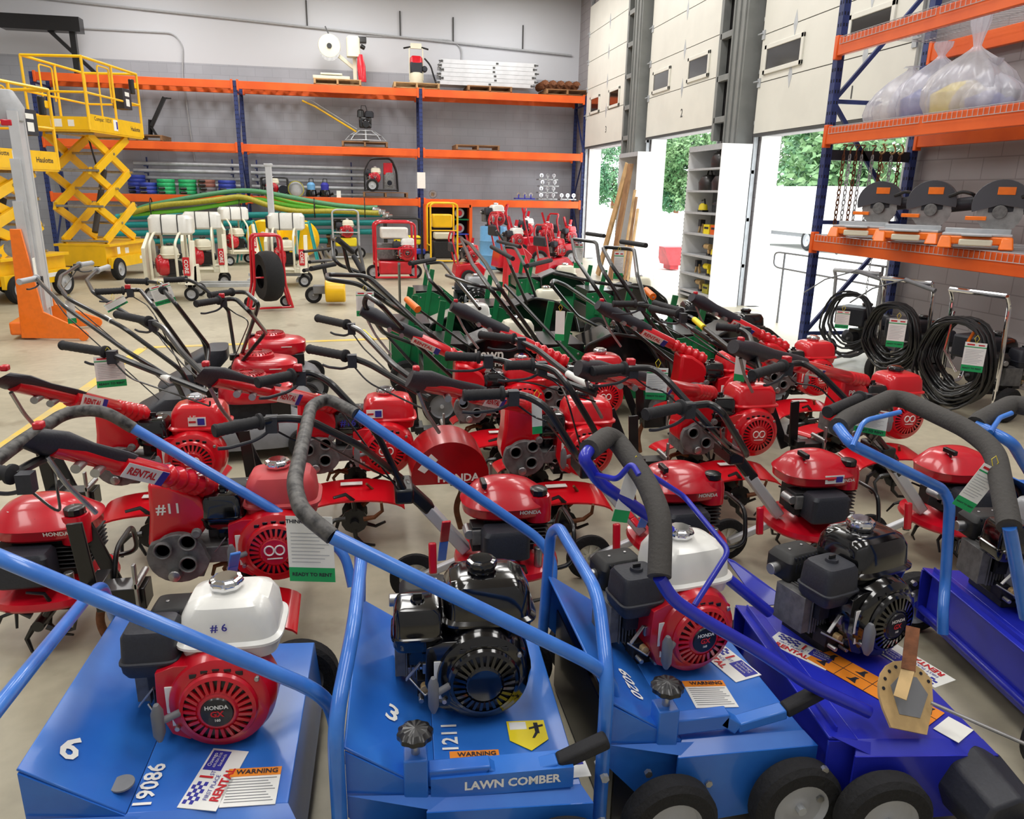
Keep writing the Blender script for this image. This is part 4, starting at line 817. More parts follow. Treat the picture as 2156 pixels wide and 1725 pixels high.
mower('nearest red push mower of the left row with ribbed cover', az(528, 808, .43), [bar((194, 554, 1.02), (166, 558, 1.02), [(128, 582, 1.0), (124, 602, .98), (145, 630, .95), (260, 690, .85), (380, 778, .62)], gripcol='lgrey', tape=(az(220, 668, .882), az(235, 677, .87), 'paper')), bar((40, 594, 1.0), (78, 586, 1.0), [(92, 603, .98), (135, 645, .93), (270, 742, .75), (370, 802, .58)], gripcol='lgrey'), bar((200, 615, 1.0), (262, 612, 1.0), [(295, 610, 1.0), (325, 647, .95), (400, 750, .6)], button=True), bar((340, 610, 1.0), (345, 612, 1.0), [(370, 640, .95), (440, 730, .6)], lever=False)])
# ================================================================ green turf machines
M('greytank', (150, 152, 156), .4, coat=.2)
def green_machine(label, P, rz=0., eng={}, tops=(), hood=True, green='green', text=None, extra=()):
    r = thing('lawn_aerator', label, 'lawn aerator', (P.x, P.y, 0), rz, 'green turf machines in the middle of the hall')
    def body():
        m = MB().mat(green)
        for y in (-.27, .27): m.prism([(-.62, y, .16), (-.2, y, .14), (.3, y, .16), (.3, y, .3), (-.15, y, .42), (-.3, y, .5), (-.42, y, .56), (-.62, y, .54)], (0, -.004, 0), (0, .004, 0))
        m.box((0, 0, .3), (.5, .5, .012)); m.mat('black').box((-.45, 0, .5), (.3, .52, .14)).box((-.6, 0, .3), (.03, .5, .2)).mat(green)
        for y in (-.28, .28): m.bar((-.5, y, .3), (-.42, y, .8), .05, .02, up=(0, 1, 0)); m.bar((-.3, y, .55), (.0, y, .3), .04, .03)
        m.mat('steel')
        for x, z in ((-.55, .5), (-.55, .25), (-.35, .5), (-.35, .25), (-.1, .3), (.15, .22)): m.cyl((x, -.285, z), (x, .285, z), .01, n=6)
        return m
    part(('gbody', green), 'frame', r, body, bevel=.003, label='green painted steel frame')
    gx_engine(r, (.05, .02, .32), 0, **dict(dict(shroud='gloss', tank='white', cap='chrome', filt='plas', badge=False), **eng))
    if hood:
        def hd():
            m = MB().mat('gloss'); m.rings([[(-.28, y, .34), (-.3, y, .56), (-.1, y, .64), (.12, y, .6), (.3, y, .46), (.34, y, .32)] for y in (-.3, -.31)]); m.plate([(-.3, -.3, .56), (-.3, .0, .58), (-.1, .0, .66), (-.1, -.3, .64)][::-1], .006)
            m.mat('black').tube([(-.3, -.315, .34), (-.31, -.315, .565), (-.1, -.315, .65), (.12, -.315, .61), (.31, -.315, .47), (.35, -.315, .32)], .012, fil=.04)
            if text: m.mat('paper').text('Lawn', (-.16, -.313, .5), (1, 0, .0), (0, 0, 1), .1, bold=.02).text('Easy Mow', (-.12, -.313, .43), (1, 0, 0), (0, 0, 1), .05, bold=.02)
            return m
        part(('ghood', text), 'side_cover', r, hd)
    for x, R_ in ((-.5, .14), (.25, .11)):
        for y in (-.32, .32): wheel(r, (x, y, R_), R_, .07, rim='grey')
    def dr():
        m = MB().mat('engdark').cyl((-.1, -.25, .15), (-.1, .25, .15), .1)
        for k in range(40): a = k*2.4; y = -.23+k*.0118; m.bar((-.1+.09*math.cos(a), y, .15+.09*math.sin(a)), (-.1+.14*math.cos(a), y, .15+.14*math.sin(a)), .015, .012)
        return m
    part(('gdrum',), 'tine_drum', r, dr)
    for i, pts in enumerate(tops):
        loc = [lworld(r, az(*p)) for p in pts]
        MB().mat('black').tube(loc, .014, n=10, fil=.06).build('handlebar', r)
    for kind, a, b_ in extra:
        A, B_ = lworld(r, az(*a)), lworld(r, az(*b_))
        if kind == 'grip': MB().mat('rubber').cyl(A, B_, .018).build('grip', r)
        elif kind == 'orange': o = MB().mat('orange2').cyl(A, B_, .02, .024).build('lever_grip', r); o['label'] = 'orange lever grip'
        elif kind == 'rod': MB().mat('black').cyl(A, B_, .008, n=8).build('control_rod', r)
        elif kind == 'bar': MB().mat('black').cyl(A, B_, .012, n=8).build('cross_bar', r)
    return r
def gp(px, py, z): return az(px, py, z)
G = green_machine
G('green turf machine nearest the yellow stripe, white tank and black engine, orange lever grip', gp(975, 662, .6), tops=[
    [(908, 700, .62), (798, 627, 1.0), (758, 598, 1.08), (689, 588, 1.1), (688, 578, 1.1), (775, 581, 1.1), (908, 706, .8), (1000, 778, .5)]],
  extra=[('grip', (655, 566, 1.05), (705, 556, 1.05)), ('rod', (868, 642, .9), (1008, 745, .5)), ('orange', (856, 630, .93), (880, 652, .88)), ('bar', (770, 656, .75), (873, 771, .35)), ('bar', (640, 530, 1.1), (700, 523, 1.1))])
G('green turf machine with black cover lettered Lawn in white', gp(1060, 722, .52), text='Lawn', tops=[
    [(873, 725, .55), (806, 700, .8), (766, 640, 1.0), (772, 622, 1.05), (800, 640, 1.03), (873, 720, .75), (990, 830, .35)]], eng=dict(tank='cream', filt='gloss'))
G('green turf machine behind the red tank marked 5, black engine with boxed label', gp(1290, 722, .52), eng=dict(tank='gloss', cap='black', filt='gloss'), tops=[
    [(1120, 719, .62), (1034, 610, 1.02), (994, 555, 1.12), (971, 503, 1.2), (991, 515, 1.2), (1023, 555, 1.12), (1051, 604, 1.04), (1132, 719, .62)]],
  extra=[('bar', (1063, 600, .95), (1240, 790, .45)), ('grip', (1035, 520, 1.15), (1080, 545, 1.1))])
G('green turf machine with cream tank in the middle row, steering handles up to the left', gp(1130, 650, .5), eng=dict(tank='cream'), tops=[
    [(1000, 690, .55), (905, 590, .95), (893, 555, 1.0), (930, 552, 1.02), (1010, 650, .8)], [(940, 580, .95), (1000, 600, .95), (1060, 612, .9)]], extra=[('grip', (863, 555, 1.05), (915, 546, 1.05))])
G('green turf machine with gray box filter under the two tall black handle frames', gp(1440, 650, .62), eng=dict(tank='gloss', cap='black', filt='greytank'), tops=[
    [(1340, 740, .5), (1250, 600, 1.0), (1212, 545, 1.15), (1204, 503, 1.25), (1256, 510, 1.25), (1262, 555, 1.12), (1275, 580, 1.06), (1400, 780, .42)]],
  extra=[('grip', (1236, 492, 1.25), (1272, 497, 1.25)), ('bar', (1165, 575, 1.05), (1262, 596, 1.0)), ('bar', (1262, 596, 1.0), (1350, 607, .97)), ('orange', (1360, 610, .98), (1375, 625, .95)), ('rod', (1375, 625, .95), (1372, 700, .6))])
G('green turf machine with low black tank nearest the open middle door', gp(1548, 682, .6), eng=dict(tank='gloss', cap='black', filt='greytank'), tops=[
    [(1450, 760, .45), (1360, 640, .95), (1342, 580, 1.1), (1335, 525, 1.22), (1268, 520, 1.22), (1290, 562, 1.12), (1370, 680, .75), (1420, 740, .5)]],
  extra=[('grip', (1308, 509, 1.25), (1360, 517, 1.25)), ('bar', (1280, 655, .9), (1455, 795, .4)), ('grip', (1378, 638, .98), (1435, 655, .98))])
G('green turf machine with tall green bracket behind the first one', gp(985, 600, .6), tops=[[(830, 640, .6), (760, 575, 1.0), (715, 558, 1.08), (703, 546, 1.12), (700, 503, 1.25), (722, 512, 1.25), (735, 570, 1.05), (850, 660, .6)]],
  extra=[('grip', (712, 505, 1.3), (742, 530, 1.2)), ('grip', (745, 540, 1.15), (765, 575, 1.05)), ('bar', (756, 520, 1.2), (770, 590, 1.0)), ('bar', (840, 555, 1.0), (842, 640, .5))], eng=dict(tank='greytank'), hood=False)
G('green turf machine far back below the standing lumber, black handles', gp(1330, 600, .6), eng=dict(tank='cream'), tops=[
    [(1280, 660, .5), (1190, 600, .95), (1165, 590, 1.0), (1160, 598, 1.0), (1215, 665, .7), (1262, 690, .5)]], extra=[('grip', (1110, 560, 1.05), (1160, 548, 1.05))])
G('green turf machine between the red blade housing and the cream tank', gp(1175, 590, .5), eng=dict(tank='cream', filt='black'), tops=[
    [(1110, 640, .6), (1075, 560, 1.0), (1060, 520, 1.12), (1085, 522, 1.12), (1105, 560, 1.0), (1130, 630, .6)]], extra=[('grip', (1048, 508, 1.1), (1095, 520, 1.1))])
# yellow drum roller unit with black handles, at the left end of the green row
P = az(705, 640, 0); r = thing('turf_roller', 'small yellow drum unit with black handlebars, left of the green machines', 'turf roller', (P.x, P.y, 0))
MB().mat('yellow').cyl((-.12, -.1, .2), (.16, -.1, .2), .16, n=28).build('drum', r, bevel=.02); MB().mat('grey').box((-.1, .1, .2), (.4, .15, .12)).build('frame', r, bevel=.01); wheel(r, (-.3, .1, .12), .12, .06, rim='grey')
MB().mat('black').tube([(-.1, .05, .3), (-.2, .05, .8), lworld(r, az(688, 560, .95)), lworld(r, az(640, 570, .98))], .016, fil=.08).tube([(-.1, .2, .3), (-.15, .25, .8), lworld(r, az(700, 548, .95)), lworld(r, az(652, 552, .98))], .016, fil=.08).build('handlebar', r)
# ================================================================ scissor lifts, mast lifts (left)
def scissor(label, P0, P1, zt, L=1.75, Wd=.9, n=5, zb=.62, plat=True, rail=1.1, mark='Haulotte', back=False, ph=.25):
    """P0 -> P1: floor line along the machine's length, W to the left of it"""
    P0 = Vector((P0[0], P0[1], 0)); P1 = Vector((P1[0], P1[1], 0)); d = (P1-P0).normalized(); a = math.atan2(d.y, d.x)
    r = thing('scissor_lift', label, 'scissor lift', tuple(P0), a, 'yellow scissor lifts at left')
    m = MB().mat('yellow').box((L/2, Wd/2, .42), (L, Wd-.16, .34)); m.box((L/2, .03, .3), (L*.98, .06, .18)).box((L/2, Wd-.03, .3), (L*.98, .06, .18)); m.box((L/2, Wd/2, .6), (L, Wd, .04))
    m.mat('paper').box((.3, -.001, .5), (.1, .004, .12)).box((L*.7, -.002, .32), (.25, .004, .06)).box((L*.45, .079, .47), (.14, .004, .1))
    m.build('chassis', r, bevel=.012)
    for x in (.22, L-.22):
        for y in (.0, Wd): wheel(r, (x, y, .19), .19, .11, rim='lgrey')
    h = (zt-zb)/n
    for side, y in (('near', .12), ('far', Wd-.12)):
        for k in range(n):
            z0, z1 = zb+k*h, zb+(k+1)*h; q = y+(.035 if k % 2 else 0)
            for (xa, xb, o, w) in ((.12, L-.35, 0, 0), (L-.35, .12, .07, 1)):
                m = MB().mat('yellow').bar((xa, q+o, z0+.04), (xb, q+o, z1+.04), .05, .135); m.mat('seal').bar((xa-.001*(1-2*w), q+o, z0+.04), (xa+.02*(1-2*w), q+o, z0+.04+.02*h/(L)), .03, .07); m.build('scissor_arm', r, bevel=.003)
    for k in range(n+1):
        for x in (.12, L-.35): MB().mat('steel').cyl((x, .08, zb+k*h+.04), (x, Wd-.08, zb+k*h+.04), .022).build('pivot_pin', r)
        if k < n: MB().mat('steel').cyl(((L-.23)/2, .08, zb+(k+.5)*h+.04), ((L-.23)/2, Wd-.08, zb+(k+.5)*h+.04), .022).build('pivot_pin', r)
    m = MB().mat('seal').cyl((.5, Wd/2, zb+.3*h), (L-.6, Wd/2, zb+2.1*h), .05).mat('steel').cyl((L-.6, Wd/2, zb+2.1*h), (L-.45, Wd/2, zb+2.5*h), .03); m.mat('black').tube([(.3, .3, zb+.5), (.5, .25, zb+1.0), (.35, .3, zb+h*3), (.6, .3, zt-.1)], .015, fil=.1); m.build('hydraulic_cylinder', r)
    zp = zt+.08; m = MB().mat('yellow').box((L/2-.05, Wd/2, zp), (L+.2, Wd, .05))
    for y in (0, Wd): m.box((L/2-.05, y, zp+ph/2), (L+.2, .02, ph))
    for x in (-.15, L+.05): m.box((x, Wd/2, zp+ph*.4), (.02, Wd, ph*.8))
    m.mat('paper').box((L*.42, -.012, zp+ph*.55), (.14, .003, .18)).box((-.162, Wd*.55, zp+.1), (.003, .18, .12)).box((-.162, Wd*.3, zp+.1), (.003, .1, .1)).mat('inkblue').box((L*.45, -.014, zp+ph*.55), (.06, .003, .12))
    m.mat('ink').text('Compact 10DX' if not back else mark, (.3, -.011, zp+ph*.75), (1, 0, 0), (0, 0, 1), .09, bold=.01).text(mark, (L-.25, -.011, zp+ph*.5), (1, 0, 0), (0, 0, 1), .1, bold=.02); m.build('platform', r)
    g = MB().mat('yellow'); zr = zp+rail; x0, x1 = -.15, L+.05
    for y in (0, Wd):
        for x in (x0, (x0+x1)/2, x1): g.cyl((x, y, zp), (x, y, zr), .022, n=8)
        g.cyl((x0, y, zr), (x1, y, zr), .022, n=8).cyl((x0, y, zp+rail*.52), (x1, y, zp+rail*.52), .018, n=8)
        g.tube([((x0*.75+x1*.25), y, zp), ((x0*.75+x1*.25), y, zr-.06), ((x0*.55+x1*.45), y, zr-.06), ((x0*.55+x1*.45), y, zp+.5)], .014, fil=.06, n=6)
    for x in (x0, x1): g.cyl((x, 0, zr), (x, Wd, zr), .022, n=8).cyl((x, 0, zp+rail*.52), (x, Wd, zp+rail*.52), .018, n=8)
    g.build('guard_rail', r)
    b = MB().mat('plas').box((L-.45, .08, zp+.62), (.3, .2, .34)); b.mat('paper').box((L-.45, -.022, zp+.7), (.16, .003, .07)).box((L-.45, -.022, zp+.56), (.13, .003, .12)); b.build('control_box', r, bevel=.01); b = MB().mat('yellow').box((L-.0, .06, zr-.2), (.12, .1, .1)).mat('black').cyl((L-.05, .06, zr-.35), (L-.05, .06, zr-.1), .05); b.build('joystick_box', r, bevel=.01)
    return r
a = az(240, 592, 0)
sl = scissor('large yellow scissor lift raised high near the left end of the orange rack', (a.x, a.y), (a.x+.3, a.y+1.7), 2.38, L=1.7, Wd=.95, n=3)
sl2 = scissor('second yellow scissor lift, partly cut off by the left picture edge, lower platform', (-4.75, 11.3), (-4.35, 12.7), 1.72, L=1.4, Wd=.9, n=3, mark='Haulotte', back=True)
def mastlift(label, base, H, top=None):
    r = thing('material_lift', label, 'material lift', base, .15, 'aluminium mast lifts')
    for k, (w, z0, z1, dx) in enumerate(((.46, .05, H*.62, 0), (.4, .12, H*.8, .03), (.32, .3, H, .06))):
        m = MB().mat('alu')
        for s in (-1, 1): m.box((dx, s*w*.42, (z0+z1)/2), (.09, .05, z1-z0))
        m.box((dx+.03, 0, (z0+z1)/2), (.012, w*.84, z1-z0)); m.build('mast_section', r)
    for s in (-1, 1):
        m = MB().mat('orange2'); m.prism([(-.15, s*.24, .02), (.5, s*.45, .02), (.5, s*.45, .1), (.1, s*.3, .3), (.0, s*.24, 1.15), (-.1, s*.24, 1.15)], (0, -.02, 0), (0, .02, 0)); m.build('stabiliser_leg', r, bevel=.006)
        w = MB().mat('orange2').cyl((.47, s*.45-.02, .05), (.47, s*.45+.02, .05), .05).build('caster', r)
    MB().mat('orange2').box((-.1, 0, .12), (.3, .5, .14)).build('base', r, bevel=.02); MB().mat('steel').cyl((-.1, .15, .95), (-.1, -.15, .95), .05).cyl((-.1, -.15, .95), (-.1, -.22, .95), .09).build('winch', r)
    MB().mat('paper').box((.08, -.29, .75), (.004, .1, .22)).box((.0, -.262, .2), (.08, .004, .1)).build('label_plate', r)
    MB().mat('lgrey').sup([(H*.96, .02, 0, .1, .12), (H*1.02, .02, 0, .12, .14), (H*1.09, .0, 0, .06, .08)], n=16, e=3).mat('red').box((0, -.14, H*.95), (.1, .05, .06)).build('head', r, bevel=.01)
    return r
mastlift('tall aluminium mast lift with bright orange legs at the left edge', (-3.48, 9.0, 0), 2.3)
mastlift('aluminium mast lift with orange legs, cut by the left picture edge', (-4.35, 8.3, 0), 2.2)
# ================================================================ cream walk behind saws and other machines standing before the rack
def slab_saw(label, px, py, rz=0., reel=False):
    P = az(px, py, 0); r = thing('slab_saw', label, 'concrete saw', (P.x, P.y, 0), rz, 'cream walk behind concrete saws')
    def fr():
        m = MB().mat('cream').box((0, 0, .28), (.5, .75, .08)); m.rings([[(x, -.42, .24), (x, -.2, .24), (x, -.1, .85), (x, -.18, .85)] for x in (.27, .33)]); m.rings([[(x, -.42, .24), (x, .1, .24), (x, .05, .5), (x, -.3, .5)] for x in (.2, .33)])
        for x in (-.22, .12): m.tube([(x, -.4, .25), (x, -.4, .82), (x, -.1, .95), (x, .3, .95), (x, .35, .3)], .02, fil=.08, n=8)
        m.tube([(-.22, -.4, .3), (.12, -.4, .3)], .02, n=8); m.rings([[(x, -.3, .25), (x, .3, .25), (x, .3, .8), (x, .1, .95), (x, -.3, .75)] for x in (-.36, -.31)]); return m
    part(('ssf',), 'frame', r, fr, bevel=.01)
    part(('sst',), 'water_tank', r, lambda: MB().mat('white').sup([(.92, -.02, .15, .26, .15), (.95, -.02, .15, .3, .18), (1.15, -.02, .15, .3, .18), (1.2, -.02, .15, .26, .15)], e=5, n=36).mat('black').tube([(-.12, -.035, .92), (-.12, -.035, 1.15), (-.12, .0, 1.205), (-.12, .3, 1.205)], .008, n=6).tube([(.1, -.035, .92), (.1, -.035, 1.15), (.1, .0, 1.205), (.1, .3, 1.205)], .008, n=6), label='white water tank with two black straps')
    gx_engine(r, (-.05, .0, .34), -1.2, tank='cream', cap='black', filt='plas', sc=1.15)
    part(('ssp',), 'logo_plate', r, lambda: MB().mat('inkred').box((.24, -.37, .5), (.09, .02, .26)).mat('paper').text('CORE', (.24, -.382, .5), (0, 0, -1), (1, 0, 0), .075, bold=.02, ext=.002))
    for x in (-.28, .26):
        for y in (-.3, .25): wheel(r, (x, y, .1), .1, .06, rim='lgrey')
    return r
slab_saw('cream walk behind concrete saw with white tank, leftmost, front of the pair', 375, 628, 0)
slab_saw('cream walk behind concrete saw behind the leftmost one, with cream tank', 440, 600, .15)
slab_saw('cream walk behind concrete saw beside the small aluminium mast', 612, 600, 0)
slab_saw('cream walk behind concrete saw behind the yellow drums', 505, 556, .4)
# red hose reel cage
P = az(570, 652, 0); r = thing('tire_cage_cart', 'red tubular cart holding a black tyre shaped hose, in front of the cream saws', 'wheeled cart', (P.x, P.y, 0), .25)
m = MB().mat('red')
for y in (-.12, .18): m.tube([(-.28, y, .03), (-.2, y, .35), (-.18, y, .95), (-.15, y, 1.0), (.15, y, 1.0), (.18, y, .95), (.2, y, .35), (.28, y, .03)], .018, fil=.05)
m.tube([(-.28, -.12, .04), (.28, -.12, .04)], .015).tube([(-.2, -.12, .45), (.2, -.12, .45)], .012).tube([(-.16, -.12, .78), (-.16, .18, .78)], .015).tube([(.16, -.12, .78), (.16, .18, .78)], .015)
m.build('tube_frame', r); MB().mat('tread').lathe([(.16, -.11), (.3, -.12), (.335, -.07), (.34, 0), (.335, .07), (.3, .12), (.16, .11)], (0, .03, .45), (1, .2, 0), n=40, cap=False).mat('black').lathe([(0, -.05), (.17, -.05), (.17, .05), (0, .05)], (0, .03, .45), (1, .2, 0)).build('hose_coil', r)
for x in (-.24, .24): wheel(r, (x, .2, .08), .08, .04, rim='lgrey')
# small mast tool by the saws
P = az(572, 600, 0); r = thing('mast_lift', 'slim aluminium mast with black box standing behind the red tyre cart', 'mast lift', (P.x+.05, P.y+.25, 0), 0)
MB().mat('alu').box((0, 0, 1.0), (.1, .1, 2.0)).box((.0, .0, 1.98), (.14, .12, .04)).build('mast', r, bevel=.006); MB().mat('plas').box((.02, -.12, 1.05), (.22, .14, .2)).build('winch_box', r, bevel=.02); MB().mat('galv').box((0, 0, .15), (.9, .06, .05)).box((-.4, 0, .08), (.06, .7, .05)).box((.4, 0, .08), (.06, .7, .05)).build('base', r)
r = thing('floor_stand', 'long low galvanised steel bars on casters on the floor between the saws', 'floor stand', tuple(az(530, 618, 0)), 0)
MB().mat('galv').box((-.35, 0, .13), (1.2, .06, .05)).box((-.35, .35, .13), (1.2, .06, .05)).box((-.9, .17, .13), (.06, .4, .05)).box((.25, .17, .13), (.06, .4, .05)).build('bars', r)
for x in (-.85, .2): wheel(r, (x, 0, .05), .05, .03, rim='lgrey')
# yellow water drums, teal frame
for px, py, lab in ((570, 532, 'yellow round drum behind the aluminium mast'), (640, 530, 'yellow round drum right of the mast, in a teal frame')):
    P = az(px, py+12, 0); o = MB().mat('yellow').lathe([(0, -.16), (.38, -.16), (.42, -.12), (.42, .12), (.38, .16), (0, .16)], (0, 0, 0), (.3, 1, 0), n=40).mat('paper').lathe([(0, -.17), (.06, -.17), (.06, -.16)], (0, 0, .1), (.3, 1, 0)).build('drum', loc=(P.x, 18.3, .5)); tag(o, lab, 'drum')
for px in (548, 655):
    P = az(px, 540, 0); m = MB().mat('teal')
    for s in (-.25, .25): m.tube([(s, -.2, .02), (s*.4, -.1, .9), (s*.4, .3, .9), (s, .4, .02)], .02, fil=.05)
    m.tube([(-.1, -.1, .88), (.1, -.1, .88)], .02); tag(m.build('teal_stand', loc=(P.x, 17.7, 0)), 'teal tube frame beside the yellow drums, %s one' % ('left' if px < 600 else 'right'), 'tube frame')
# ---- hoses hung below the lowest beam and teal pipes behind
def hose(label, mt, pts, rad, group='hose bundle hung along the rack'):
    tag(MB().mat(mt).tube([ay(*p) for p in pts], rad, n=12, fil=.5).build('suction_hose'), label, 'hose', group)
Yh = 18.95
hose('dark green ribbed suction hose, top one of the sagging bundle', 'hosedark', [(250, 460, Yh), (300, 435, Yh), (420, 412, Yh), (520, 398, Yh), (610, 415, Yh), (700, 432, Yh), (775, 438, Yh), (795, 437, Yh)], .055)
hose('olive ribbed suction hose, lowest of the bundle at its right end', 'hoseolive', [(255, 455, Yh-.1), (330, 432, Yh-.1), (430, 425, Yh-.1), (510, 412, Yh-.1), (560, 432, Yh-.1), (620, 446, Yh-.1), (700, 444, Yh-.1), (800, 449, Yh-.1)], .062)
hose('bright green hose in the middle of the sagging bundle', 'hosegreen', [(280, 452, Yh), (400, 442, Yh), (500, 425, Yh), (545, 418, Yh+.1), (600, 432, Yh+.1), (660, 440, Yh+.1)], .05)
hose('thin pale green hose on the right side of the bundle', 'hosegreen', [(560, 412, Yh+.1), (620, 428, Yh+.15), (700, 440, Yh+.15), (790, 445, Yh+.1)], .04)
for k, (py, x1) in enumerate(((455, 810), (472, 800), (490, 790), (508, 690))):
    tag(MB().mat('teal').tube([ay(245, py+2, 19.3), ay(500, py-2, 19.3), ay(x1, py-4+k, 19.3)], .07, n=12).build('teal_pipe'), ['teal pipe, uppermost of four below the hoses', 'second teal pipe from the top below the hoses', 'third teal pipe from the top, behind the cream saws', 'lowest teal pipe, behind the cream saws'][k], 'pipe', 'teal pipes lying under the rack')
for px in (330, 690):
    P = ay(px, 480, 19.25); m = MB().mat('wood2').box((0, 0, P.z*.0+.3), (.09, .09, .6)).box((0, -.12, .28), (.09, .24, .04)).box((0, -.12, .5), (.09, .24, .04)); tag(m.build('pipe_bolster', loc=(P.x, 19.42-.0, 0)), 'timber post with brackets carrying the teal pipes, %s one' % ('left' if px == 330 else 'right'), 'timber post')
for px, py in ((784, 442), (797, 446), (805, 452), (812, 457)):
    tag(MB().mat('chrome').cyl((0, 0, 0), (.16, 0, 0), .065).mat('steel').cyl((.02, 0, 0), (.05, 0, 0), .078).build('hose_coupling', loc=tuple(ay(px, py, 18.9-(px-784)*.012))), 'shiny metal coupling on the ends of the hoses beside the blue post', 'hose coupling', 'couplings at the right end of the hose bundle')
for px in (318, 505, 662, 768):
    p = ay(px, 440, 18.85); tag(MB().mat('black').tube([(0, .12*math.cos(t*PI/6), .22*math.sin(t*PI/6)) for t in range(12)], .012, n=6, close=True).build('strap', loc=(p.x, 18.9, p.z+.02)), 'black strap tied around the hose bundle', 'strap', 'black straps around the hose bundle')
# ---- lower level right: pumps, shackle stacks
p = ay(803, 400, 19.6); r = thing('trash_pump', 'red and white trash pump with wheels on a pallet on the lower level', 'pump', (p.x, 19.6, ZT[1]+.134), 0); PU = r
m = MB().mat('black').tube([(-.4, -.2, .02), (-.4, -.2, .5), (-.25, -.2, .78), (.25, -.2, .8), (.38, -.2, .5), (.4, -.2, .02)], .018, fil=.1).tube([(-.4, .2, .02), (-.4, .2, .5), (-.25, .2, .78), (.25, .2, .8), (.38, .2, .5), (.4, .2, .02)], .018, fil=.1).tube([(-.4, -.2, .05), (.4, -.2, .05)], .018); m.build('roll_frame', r)
gx_engine(r, (-.18, 0, .2), 0, tank='cream', sc=1.0); MB().mat('cast').sup([(.08, .2, 0, .16, .14), (.45, .2, 0, .15, .13), (.5, .2, 0, .1, .1)], e=3).mat('hole').cyl((.2, -.14, .22), (.2, -.16, .22), .06).mat('cast').lathe([(.06, 0), (.08, 0), (.08, .03), (.06, .03)], (.2, -.13, .22), (0, -1, 0), cap=False).build('pump_housing', r); MB().mat('red').box((.17, -.02, .55), (.22, .2, .28)).build('red_cover', r, bevel=.02)
wheel(r, (-.22, -.25, .16), .15, .07, rim='lgrey')
p = ay(575, 400, 19.55); r = thing('generator', 'black and white framed engine pump by the blue post on the lower level', 'pump', (p.x+.05, 19.6, ZT[1]), 0)
MB().mat('black').tube([(-.3, 0, 0), (-.3, 0, .42), (.3, 0, .42), (.3, 0, 0)], .015, fil=.05).tube([(-.3, -.25, 0), (-.3, -.25, .42), (.3, -.25, .42), (.3, -.25, 0)], .015, fil=.05).build('frame', r); gx_engine(r, (-.08, -.05, .04), 0, tank='cream'); MB().mat('hole').cyl((.2, -.3, .15), (.2, .05, .15), .1).build('pump', r)
p = ay(624, 400, 19.55); tag(MB().mat('lgrey').sup([(0, 0, 0, .15, .12), (.1, 0, 0, .2, .15), (.28, 0, 0, .16, .12), (.34, 0, 0, .08, .06)], e=2.3, n=24).mat('hoseolive').lathe([(.17, -.16), (.19, -.16), (.19, -.12), (.17, -.12)], (0, 0, .17), (0, 1, 0), cap=False).build('pump_basket', loc=(p.x, 19.6, ZT[1])), 'round dark basket left of the two blue pumps', 'strainer')
for px, lab in ((655, 'small blue submersible pump, left one of two'), (684, 'small blue submersible pump with white tag, right one of two')):
    p = ay(px, 400, 19.55); r = thing('submersible_pump', lab, 'pump', (p.x, 19.6, ZT[1])); MB().mat('gloss').lathe([(0, 0), (.13, 0), (.14, .03), (.12, .16), (0, .16)]).cyl((.1, 0, .05), (.2, 0, .08), .03).build('base', r); MB().mat('lblue' if px == 655 else 'inkblue').lathe([(0, .16), (.09, .16), (.1, .28), (.06, .33), (0, .34)]).build('motor', r); MB().mat('black').tube([(-.05, 0, .32), (-.03, 0, .42), (.05, 0, .42), (.06, 0, .32)], .01).build('handle', r)
p = ay(713, 405, 19.4); tag(MB().mat('paper').box((0, 0, .08), (.1, .003, .18)).build('paper_tag', loc=(p.x, 19.42, ZT[1]-.02)), 'white paper tag standing beside the blue pumps', 'tag')
p = ay(887, 380, 19.38); tag(MB().mat('paper').box((0, 0, 0), (.2, .004, .38)).build('notice_sheet', loc=(p.x, 19.385, p.z)), 'white paper sheet taped to the blue rack post', 'paper sheet')
p = ay(912, 408, 19.5); tag(MB().mat('steel').lathe([(.05, -.02), (.09, -.02), (.1, 0), (.09, .02), (.05, .02)], (0, 0, .1), (.2, 1, 0)).mat('brass').lathe([(0, -.02), (.05, -.02), (.05, .02), (0, .02)], (0, 0, .1), (.2, 1, 0)).build('pulley', loc=(p.x, 19.55, ZT[1]+.01)), 'small steel and brass pulley right of the blue post', 'pulley')
for k, (px, pz) in enumerate(((1105, 0), (1152, 0), (1152, .16), (1152, .32), (1152, .48), (1195, 0))):
    p = ay(px, 410, 19.6); c = 'inkblue' if px == 1105 else 'steel'; m = MB().mat(c).box((0, 0, .03), (.5 if px != 1195 else .42, .3, .03))
    for x in (-.18, -.02, .14): m.box((x, -.14, .08), (.03, .02, .1)); m.mat('chrome').lathe([(.02, -.02), (.05, -.02), (.05, .02), (.02, .02)], (x, -.12, .13), (0, 1, 0), n=16, cap=False); m.mat(c)
    tag(m.build('swivel_dolly', loc=(p.x+(.03 if k == 3 else 0), 19.65, ZT[1]+.01+pz)), ['blue shackle tray at the foot of the silver stack', 'silver shackle tray, bottom of the stack', 'silver shackle tray, second in the stack', 'silver shackle tray, third in the stack', 'silver shackle tray on top of the stack', 'silver shackle tray at the right end of the shelf'][k], 'shackle tray', 'trays with shackles on the lower level')
